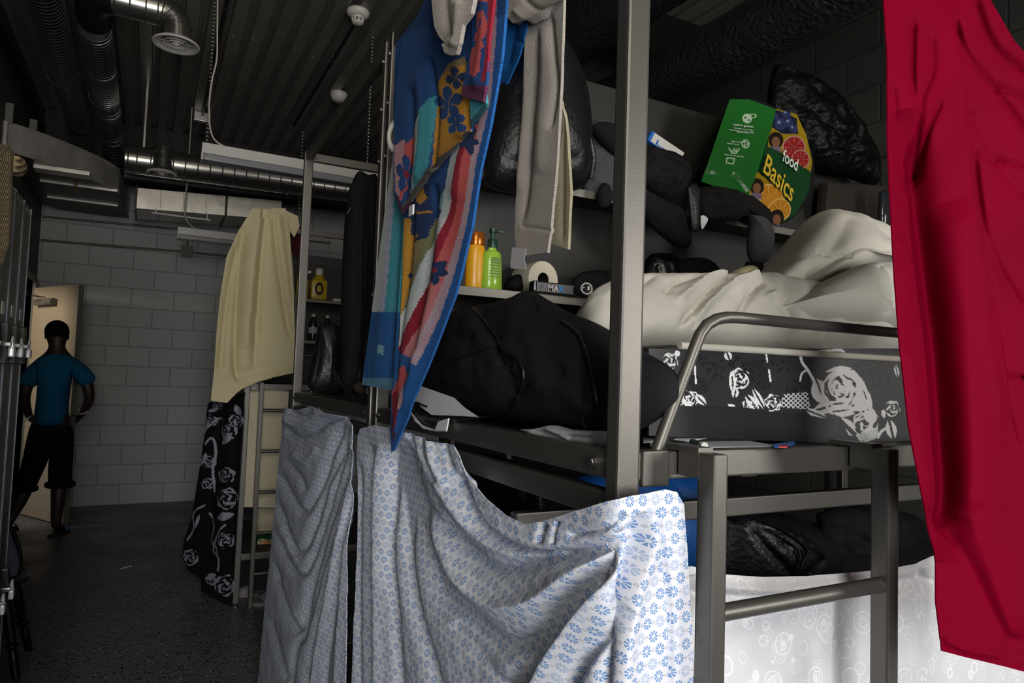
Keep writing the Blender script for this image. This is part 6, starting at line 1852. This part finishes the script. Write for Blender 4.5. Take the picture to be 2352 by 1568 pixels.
tag(o, 'clear water bottle in the dark under the near bunk deck', 'bottle')

# ---------------------------------------------------------------- middle bunk: tall bag, backpack
tb = thing('garment_bag', 'tall black garment bag standing upright on the middle bunk', 'bag', (.64, 2.2, DK))
blob('bag_body', [(800, 440), (822, 394), (846, 402), (866, 408), (868, 520), (862, 640), (852, 760), (846, 850), (836, 898), (806, 904), (784, 884), (782, 780), (786, 640), (792, 520)], plane(1, 2.22), .06, 'black_cloth', [([(822, 400), (818, 560), (814, 880)], 7 * mm, 6), ([(845, 420), (838, 640), (826, 880)], -6 * mm, 6), ([(800, 470), (806, 485)], -3 * mm, 4)], (.003, 10), 30, 140, parent=tb)
zp = [V3(Y(a_, b_, 2.15)) for a_, b_ in ((776, 860), (786, 884), (808, 890), (822, 880), (828, 850))]
MB().tube(resample(zp, 30), .0035, 6).build('piping', 'black_plastic', tb)
zp = [V3(Y(a_, b_, 2.15)) for a_, b_ in ((797, 492), (806, 478))]
MB().tube(zp, .003, 6).build('zip_pull', 'zinc', tb)
o = blob('backpack', [(704, 880), (716, 830), (728, 770), (736, 745), (776, 748), (786, 790), (790, 850), (792, 902), (760, 906), (720, 900)], plane(1, 2.45), .05, 'black_nylon', [([(735, 760), (725, 840), (712, 890)], -6 * mm, 5), ([(755, 780), (750, 890)], 5 * mm, 6)], (.003, 16), 22, 90)
tag(o, 'black rucksack standing on the middle bunk left of the tall bag', 'backpack')
o = blob('paper_bag', [(810, 884), (826, 876), (836, 880), (840, 905), (828, 905), (816, 898)], plane(1, 2.05), .015, 'cardboard', [], (.003, 30), 10, 30)
tag(o, 'corner of a brown paper bag beside the post of the middle bunk', 'bag')
o = MB().torus((.538, 1.70, 2.12), .020, .0055, (0, 1, .2), 24, 8, 1.75).build('plastic_hook', 'white_plastic')
tag(o, 'white plastic hanger loop beside the beach towel on the bunk post', 'hanger')

# far bunk shelves
def fz(px, y): return Y(px, 500, y)[0]
t = thing('detergent_bottle', 'yellow detergent bottle with a white cap on the far bunk shelf', 'bottle', (1.10, 5.52, 2.061))
c_ = V3(Y(731, 672, 5.52)); bx_, bz = c_.x, 2.061
MB().box((bx_ - .065, 5.47, bz), (bx_ + .065, 5.56, bz + .17), .03).lathe([(.06, .15), (.04, .185), (.026, .20), (.024, .21)], (bx_, 5.515, bz), seg=24, squash=(1, .7)).build('bottle_body', 'yellow_plastic', t)
MB().lathe([(.026, .20), (.03, .205), (.03, .25), (.027, .255), (0, .256)], (bx_, 5.515, bz), seg=24).build('cap', 'white_plastic', t)
MB().torus((bx_ - .005, 5.468, bz + .09), .026, .008, (0, 1, 0), 24, 8, 1.5).build('grip', 'duct_dark', t)
t = thing('spray_bottle', 'pale yellow spray bottle half hidden behind the post on the far shelf', 'bottle', (bx_ - .13, 5.56, bz))
MB().box((bx_ - .17, 5.52, bz), (bx_ - .075, 5.60, bz + .17), .02).build('bottle_body', 'yellow_plastic', t)
MB().bar((bx_ - .13, 5.56, bz + .165), (bx_ - .115, 5.56, bz + .215), .03, .03).bar((bx_ - .13, 5.55, bz + .21), (bx_ - .06, 5.53, bz + .225), .022, .02).build('spray_head', 'white_plastic', t)
o = MB().box((bx_ + .11, 5.47, 2.061), (bx_ + .23, 5.53, 2.085), .004).build('soap_packet', 'label_white')
tag(o, 'small white packet on the far shelf right of the detergent bottle', 'packet')
c2 = V3(Y(718, 765, 5.52)).x
q_ = thing('water_bottle', 'water bottle on the lower far shelf nearest the post', 'bottle', (c2, 5.52, 1.736))
MB().lathe([(0, 0), (.032, 0), (.034, .01), (.034, .12), (.03, .15), (.013, .19), (.013, .2), (0, .2)], (c2, 5.52, 1.736), seg=20).build('bottle_body', 'clear_plastic', q_)
MB().lathe([(.0345, .06), (.0345, .11)], (c2, 5.52, 1.736), seg=20).build('bottle_label', 'paper_printed', q_)
MB().lathe([(.015, .195), (.015, .215), (0, .216)], (c2, 5.52, 1.736), seg=14).build('cap', 'white_plastic', q_)
o = copy_tree(q_, (c2 + .12, 5.56, 1.736), 'water bottle on the lower far shelf next to the red-capped one')
t = thing('red_cap_bottle', 'bottle with a red cap on the lower far shelf', 'bottle', (c2 + .24, 5.53, 1.736))
MB().lathe([(0, 0), (.04, 0), (.042, .01), (.04, .12), (.02, .16), (.02, .17), (0, .17)], (c2 + .24, 5.53, 1.736), seg=20).build('bottle_body', 'clear_plastic', t)
MB().lathe([(.024, .165), (.024, .19), (0, .191)], (c2 + .24, 5.53, 1.736), seg=16).build('cap', 'red_plastic', t)

# under the far bunk: printed bag, slippers
def paint_fb(Q):
    col = np.tile(np.array(srgb('#12401c')), (len(Q), 1))
    for c, r_ in (((604, 1250), 12), ((628, 1245), 10)):
        rr = np.hypot(*(Q - np.array(c)).T)
        col[rr < r_ + 3] = np.array(srgb('#a08a1a')); col[rr < r_] = np.array(srgb('#b06f16'))
    return col
o = blob('shopping_bag', [(572, 1262), (580, 1240), (592, 1228), (620, 1224), (650, 1232), (655, 1262), (620, 1272), (590, 1272)], plane(1, 4.95), .05, 'printed_plastic', [([(590, 1240), (640, 1250)], -6 * mm, 6)], (.004, 14), 24, 80, paint=paint_fb)
tag(o, 'green and orange printed bag on the lower deck of the far bunk', 'bag')
def slipper(label, x_, y_, rz):
    t = thing('slipper', label, 'slipper', (x_, y_, 0), 'slippers under the far bunk')
    mb = MB()
    out = [(-.045, -.13), (0, -.145), (.042, -.125), (.046, -.05), (.038, .03), (.050, .09), (.035, .135), (0, .145), (-.036, .13), (-.046, .08), (-.036, .0), (-.046, -.06)]
    out = resample(out + [out[0]], 40)[:-1].tolist()
    c_, s_ = math.cos(rz), math.sin(rz)
    W = lambda a_, b_, z: (x_ + a_ * c_ - b_ * s_, y_ + a_ * s_ + b_ * c_, z)
    mb.prism(out, .022, lambda a_, b_, z: W(a_, b_, z + .001)).build('sole', 'slipper_grey', t)
    P, n1, n2 = [], 18, 10
    for i in range(n1):
        for j in range(n2):
            an = math.pi * i / (n1 - 1); v_ = j / (n2 - 1)
            w_ = .050 - .006 * v_
            P.append(W(-w_ * math.cos(an), .0 + .11 * v_, .016 + (.055 - .028 * v_) * math.sin(an) ** .8))
    np_mesh('upper', P, grid_faces(n1, n2), 'slipper_grey', t)
    return t
slipper('grey slipper by the post foot under the far bunk', .67, 4.86, 1.2)
slipper('grey slipper lying in front of its pair under the far bunk', .78, 4.72, 2.3)

o = MB().tube([V3(Z(277, 1306, .004)), V3(Z(302, 1299, .004))], .0035, 8).build('straw', 'label_white')
tag(o, 'thin white straw lying on the dark aisle floor', 'straw')


# ---------------------------------------------------------------- lockers along the left
LX, LZ = -.36, 2.005
def locker(y0, y1, label, sticker=True):
    t = thing('locker', label, 'locker', (-.62, (y0 + y1) / 2, 0), 'dark steel lockers along the aisle')
    MB().box((-.86, y0, .0), (LX - .014, y1, LZ), .002).build('cabinet', 'locker_paint', t, smooth=False)
    dr_ = MB().box((LX - .014, y0 + .004, 1.03), (LX, y1 - .004, LZ - .02), .002).build('door', 'locker_paint', t, smooth=False)
    MB().box((LX - .014, y0 + .004, .06), (LX, y1 - .004, 1.02), .002).build('door', 'locker_paint', t, smooth=False)
    for yy in (y0 + .006, y1 - .006):
        MB().box((LX - .002, yy - .0012, .06), (LX + .003, yy + .0012, LZ - .02), .0008).build('door_edge', 'locker_edge', t, smooth=False)
    for k in range(3):
        MB().lathe([(0, 0), (.004, 0), (.003, .003), (0, .004)], (LX, y0 + .03 + k * .035, LZ - .04), (1, 0, 0), 10).build('rivet', 'zinc', dr_)
    for z in (1.53, .80):
        hs_ = MB().box((LX, y0 + .05, z - .04), (LX + .020, y0 + .085, z + .075), .004).build('hasp', 'black_plastic', t)
        MB().box((LX + .004, y0 + .04, z + .008), (LX + .030, y0 + .098, z + .02), .003).build('latch', 'zinc', hs_)
    MB().box((LX, y0 + .06, 1.625), (LX + .0015, y0 + .095, 1.66)).build('number_sticker', 'label_white', t, smooth=False)
    return t
def padlock(y, z, label):
    t = thing('padlock', label, 'padlock', (LX + .03, y, z - .03), 'padlocks on the lockers')
    lb_ = MB().box((LX + .022, y - .016, z - .035), (LX + .036, y + .016, z - .008), .004).build('lock_body', 'steel_bright', t)
    sh = [Vector((LX + .029, y + .011 * math.cos(a_), z - .008 + .022 * math.sin(a_) + .006)) for a_ in np.linspace(0, math.pi, 12)]
    MB().tube([Vector((LX + .029, y + .011, z - .01))] + sh + [Vector((LX + .029, y - .011, z - .01))], .0032, 8).build('shackle', 'steel_bright', lb_)
ye = 2.64
names = ['locker at the far end of the row, beside the aisle gap to the person', 'second locker from the far end of the row', 'third locker from the far end, under the cream towel', 'fourth locker from the far end of the row']
for k in range(4):
    y1 = ye - .145 * k
    locker(y1 - .142, y1, names[k])
    if k < 3:
        padlock(y1 - .142 + .07, 1.545, ['upper padlock on the locker at the far end of the row', 'upper padlock on the second locker from the far end', 'upper padlock on the third locker from the far end'][k])
        padlock(y1 - .142 + .07, .815, ['lower padlock on the locker at the far end of the row', 'lower padlock on the second locker from the far end', 'lower padlock on the third locker from the far end'][k])
tw_ = thing('cream_towel', 'cream waffle towel hanging over the top of the lockers', 'towel', (-.34, 2.2, 1.85))
cloth('hanging_length', [(-60, 330), (0, 330), (26, 336), (34, 352)], [(-60, 640), (0, 608), (8, 600), (18, 560)], plane(0, LX + .03), 'waffle_cream', [([(20, 350), (12, 580)], 6 * mm, 8)], 60, 120, thick=.008, parent=tw_, noise=(.002, 30))
blob('rolled_end', [(30, 356), (44, 360), (54, 380), (50, 402), (38, 406), (31, 392)], plane(0, LX + .02), .018, 'waffle_cream', [], (.002, 40), 12, 40, parent=tw_)

# black turned-leg chair with a lilac garment, beyond the lockers
ch = thing('wooden_chair', 'black wooden chair with turned legs half hidden beyond the lockers', 'chair', (-.66, 4.2, 0))
cx, cy, sz = -.68, 4.17, .445
seat = resample([(-.19, -.18), (0, -.2), (.19, -.18), (.215, 0), (.2, .17), (0, .2), (-.2, .17), (-.215, 0), (-.19, -.18)], 48)[:-1].tolist()
MB().lathe([(0, 0), (.19, 0), (.215, .012), (.22, .028), (.2, .04), (.1, .033), (0, .032)], (cx, cy, sz - .035), seg=40).build('seat', 'wood_black', ch)
for sx, sy in ((1, 1), (1, -1), (-1, 1), (-1, -1)):
    tp = Vector((cx + sx * .13, cy + sy * .12, sz - .03)); ft = Vector((cx + sx * .20 + .01, cy + sy * .19, 0))
    n = 40
    pts = [tp.lerp(ft, i / (n - 1)) for i in range(n)]
    rad = []
    for i in range(n):
        u = i / (n - 1)
        r_ = .017 + .006 * math.sin(math.pi * min(1, u / .6))
        if abs(u - .62) < .03: r_ = .027
        if abs(u - .68) < .02: r_ = .016
        if u > .72: r_ = .022 - .006 * (u - .72) / .28
        rad.append(r_)
    MB().tube(pts, .02, 16, True, rad).build('leg', 'wood_black', ch)
for y_ in (-.155, .155):
    MB().tube([(cx - .17, cy + y_, .2), (cx + .17, cy + y_, .2)], .012, 10).build('stretcher', 'wood_black', ch)
MB().tube([(cx, cy - .155, .2), (cx, cy + .155, .2)], .012, 10).build('stretcher', 'wood_black', ch)
bw = [V3(Yv(np.array(float(a_)), np.array(float(b_)), 4.22)) for a_, b_ in ((38, 1345), (46, 1310), (45, 1270), (34, 1230), (10, 1196), (-30, 1180), (-75, 1200), (-95, 1250), (-98, 1310), (-92, 1345))]
MB().tube(resample(bw, 60), .011, 10).build('back_bow', 'wood_black', ch)
for k in (3, 4, 5, 6):
    top_ = bw[k].copy()
    MB().tube([(top_.x, top_.y - .05, sz - .005), top_], .007, 8).build('spindle', 'wood_black', ch)
o = blob('lilac_garment', [(-20, 1220), (14, 1208), (30, 1240), (44, 1285), (40, 1320), (28, 1338), (4, 1344), (-30, 1340)], plane(1, 4.16), .05, 'lilac_cloth', [([(14, 1215), (26, 1260), (24, 1330)], -10 * mm, 8), ([(30, 1250), (36, 1300)], 6 * mm, 6)], (.004, 14), 22, 80)
tag(o, 'lilac and black garment lying on the seat of the black chair', 'clothing')

# ---------------------------------------------------------------- person walking away
def skinned(name, joints, edges, mat, parent, root=0, sub=2, smooth=True):
    """joints: (x, y, z, rx, ry)"""
    me = bpy.data.meshes.new(name)
    org = np.array(ORIGIN[parent.name]) if parent else np.zeros(3)
    me.from_pydata([tuple(np.array(j[:3]) - org) for j in joints], edges, [])
    o = bpy.data.objects.new(name, me)
    COL.objects.link(o)
    if parent: o.parent = parent
    sk = o.modifiers.new('Skin', 'SKIN')
    sk.use_smooth_shade = True
    for i, v in enumerate(me.skin_vertices[0].data):
        v.radius = (joints[i][3], joints[i][4])
        v.use_root = (i == root)
    ss = o.modifiers.new('Subsurf', 'SUBSURF')
    ss.levels = ss.render_levels = sub
    me.materials.append(M[mat])
    ORIGIN[o.name] = tuple(org)
    return o
PY = 7.12
def J(px, py, rx, ry=None, dy=0.0):
    p = Yv(np.array(float(px)), np.array(float(py)), PY + dy)
    return (p[0], p[1], p[2], rx, ry or rx)
root = Yv(np.array(128.), np.array(1232.), PY)
pe = thing('person', 'person in a teal T-shirt and rolled dark shorts walking away toward the door', 'person', (float(root[0]), PY, 0.0))
js = [J(118, 968, .155, .11), J(120, 930, .155, .105), J(124, 890, .165, .11), J(128, 848, .18, .115), J(130, 815, .09, .08), J(131, 798, .058, .058), J(131, 783, .068, .078, .01), J(131, 767, .080, .098, .015), J(131, 753, .058, .075, .01),
      J(92, 832, .075, .075), J(68, 860, .060), J(57, 905, .046), J(57, 925, .044, .044, .03), J(66, 952, .034, .032, .08), J(72, 966, .04, .022, .11),
      J(170, 832, .075, .075), J(193, 860, .062), J(206, 905, .048), J(203, 925, .045, .045, .03), J(188, 950, .035, .032, .08), J(180, 962, .04, .024, .11),
      J(98, 992, .11, .11), J(76, 1080, .072, .075, .12), J(46, 1150, .054, .058, .06), J(22, 1196, .036, .038, -.05),
      J(140, 992, .11, .11), J(138, 1082, .072, .076, .03), J(134, 1140, .058, .062, -.01), J(128, 1205, .038, .042, 0)]
ed = [(0, 1), (1, 2), (2, 3), (3, 4), (4, 5), (5, 6), (6, 7), (7, 8), (3, 9), (9, 10), (10, 11), (11, 12), (12, 13), (13, 14), (3, 15), (15, 16), (16, 17), (17, 18), (18, 19), (19, 20), (0, 21), (21, 22), (22, 23), (23, 24), (0, 25), (25, 26), (26, 27), (27, 28)]
# feet and fingers continue the same body
def addj(j, to):
    js.append(j); ed.append((to, len(js) - 1)); return len(js) - 1
fR = addj((js[28][0] + .015, PY + .07, .055, .038, .028), 28); fR2 = addj((js[28][0] + .05, PY + .17, .042, .044, .018), fR)
fL = addj((js[24][0] - .02, PY + .03, js[24][2] - .05, .036, .03), 24); fL2 = addj((js[24][0] - .05, PY + .12, js[24][2] - .10, .04, .018), fL)
for hand, sgn in ((14, 1), (20, -1)):
    hx_, hy_, hz_ = js[hand][:3]
    for k in range(4):
        a_ = addj((hx_ + sgn * (.006 + .004 * k), hy_ + .035 + .012 * (1.5 - abs(k - 1.5)), hz_ + .026 - .018 * k, .0095, .0095), hand)
        addj((hx_ + sgn * (.026 + .004 * k), hy_ + .06 + .01 * (1.5 - abs(k - 1.5)), hz_ + .018 - .018 * k, .0085, .0085), a_)
    a_ = addj((hx_ + sgn * .035, hy_ + .0, hz_ + .03, .011, .011), hand)
    addj((hx_ + sgn * .055, hy_ + .03, hz_ + .03, .009, .009), a_)
body = skinned('body', js, ed, 'skin_dark', pe)
hd = js[7]
MB().ball((hd[0] - .082, hd[1] + .01, hd[2] - .015), .028, 12, (.35, .8, 1.2)).build('ear', 'skin_dark', pe)
MB().ball((hd[0] + .082, hd[1] + .01, hd[2] - .015), .028, 12, (.35, .8, 1.2)).build('ear', 'skin_dark', pe)
fy = hd[1] + .10
MB().lathe([(.012, 0), (.010, .012), (.017, .035), (.008, .045), (0, .046)], (hd[0] - .01, fy - .012, hd[2] - .005), (0, .25, -1), 12).build('nose', 'skin_dark', pe)
for sgn in (-1, 1):
    MB().ball((hd[0] - .01 + sgn * .032, fy - .012, hd[2] + .005), .012, 12).build('eye', 'white_plastic', pe)
MB().ball((hd[0] - .01, fy - .012, hd[2] - .07), .022, 12, (1, .4, .35)).build('mouth', 'maroon_cloth', pe)
hv = MB()
hv.ball((hd[0], hd[1] - .012, hd[2] + .022), .1, 28, (.93, 1.08, 1.0))
bmesh.ops.delete(hv.bm, geom=[v for v in hv.bm.verts if v.co.z < hd[2] - .03 or (v.co.y > hd[1] + .06 and v.co.z < hd[2] + .06)], context='VERTS')
hv.build('hair', 'hair_black', pe)
sj = [J(117, 982, .19, .145), J(118, 958, .188, .14), J(121, 920, .18, .13), J(124, 888, .19, .135), J(128, 850, .20, .14), J(130, 824, .14, .11), J(130, 810, .085, .085),
      J(92, 836, .10, .095), J(68, 866, .088, .085), J(58, 890, .08, .078), J(170, 836, .10, .095), J(194, 862, .088, .085), J(206, 886, .08, .078)]
skinned('t_shirt', sj, [(0, 1), (1, 2), (2, 3), (3, 4), (4, 5), (5, 6), (4, 7), (7, 8), (8, 9), (4, 10), (10, 11), (11, 12)], 'shirt_teal', pe)
shj = [J(118, 940, .15, .12), J(118, 985, .15, .125), J(96, 1005, .125, .12), J(80, 1060, .10, .10, .08), J(62, 1108, .085, .085, .10), J(56, 1122, .088, .088, .08),
       J(140, 1005, .125, .12), J(139, 1060, .105, .10, .02), J(138, 1098, .10, .095, .0), J(138, 1112, .105, .1, .0)]
skinned('shorts', shj, [(0, 1), (1, 2), (2, 3), (3, 4), (4, 5), (1, 6), (6, 7), (7, 8), (8, 9)], 'shorts_black', pe)
for (jx, jy, jz), r_ in (((shj[9][0], shj[9][1], shj[9][2]), .10), ((shj[5][0], shj[5][1], shj[5][2]), .085)):
    MB().torus((jx, jy, jz), r_ * .92, .026, (0, 0, 1), 28, 10, .95).build('rolled_cuff', 'shorts_black', pe)
wr = js[19]
MB().torus((wr[0] + .012, wr[1] - .02, wr[2] + .03), .036, .007, (.4, .75, -.6), 22, 8).build('wristwatch', 'steel_bright', pe)
cloth('shirt_trim', [(60, 962), (54, 972)], [(74, 952), (66, 962)], plane(1, PY - .13), 'white_cloth', [], 10, 10, thick=.004, parent=pe)
for (fx, fy_, fz_), tl, lab in (((js[28][0] + .02, PY + .05, 0.0), 0.0, 'R'), ((js[24][0] - .03, PY + .03, js[24][2] - .13), -.35, 'L')):
    sd = bpy.data.objects.new('sandal', None)
    out = resample([(-.045, -.11), (0, -.125), (.045, -.105), (.042, 0), (.055, .09), (.03, .15), (-.02, .16), (-.05, .1), (-.04, 0), (-.045, -.11)], 40)[:-1].tolist()
    rot = -.25
    W = lambda a_, b_, z, fx=fx, fy_=fy_, fz_=fz_, tl=tl: (fx + a_ * math.cos(rot) - b_ * math.sin(rot), fy_ + a_ * math.sin(rot) + b_ * math.cos(rot), fz_ + z + tl * b_ + (.002 if tl == 0 else .05))
    so = MB().prism(out, .022, W).build('sandal', 'sole_black', pe)
    P, n1, n2 = [], 16, 6
    for i in range(n1):
        for j in range(n2):
            an = math.pi * i / (n1 - 1); v_ = j / (n2 - 1)
            P.append(W(-.052 * math.cos(an), .02 + .075 * v_, .018 + (.062 - .02 * v_) * math.sin(an) ** .8))
    np_mesh('sandal_strap', P, grid_faces(n1, n2), 'sandal_blue', so)
    bpy.data.objects.remove(sd)
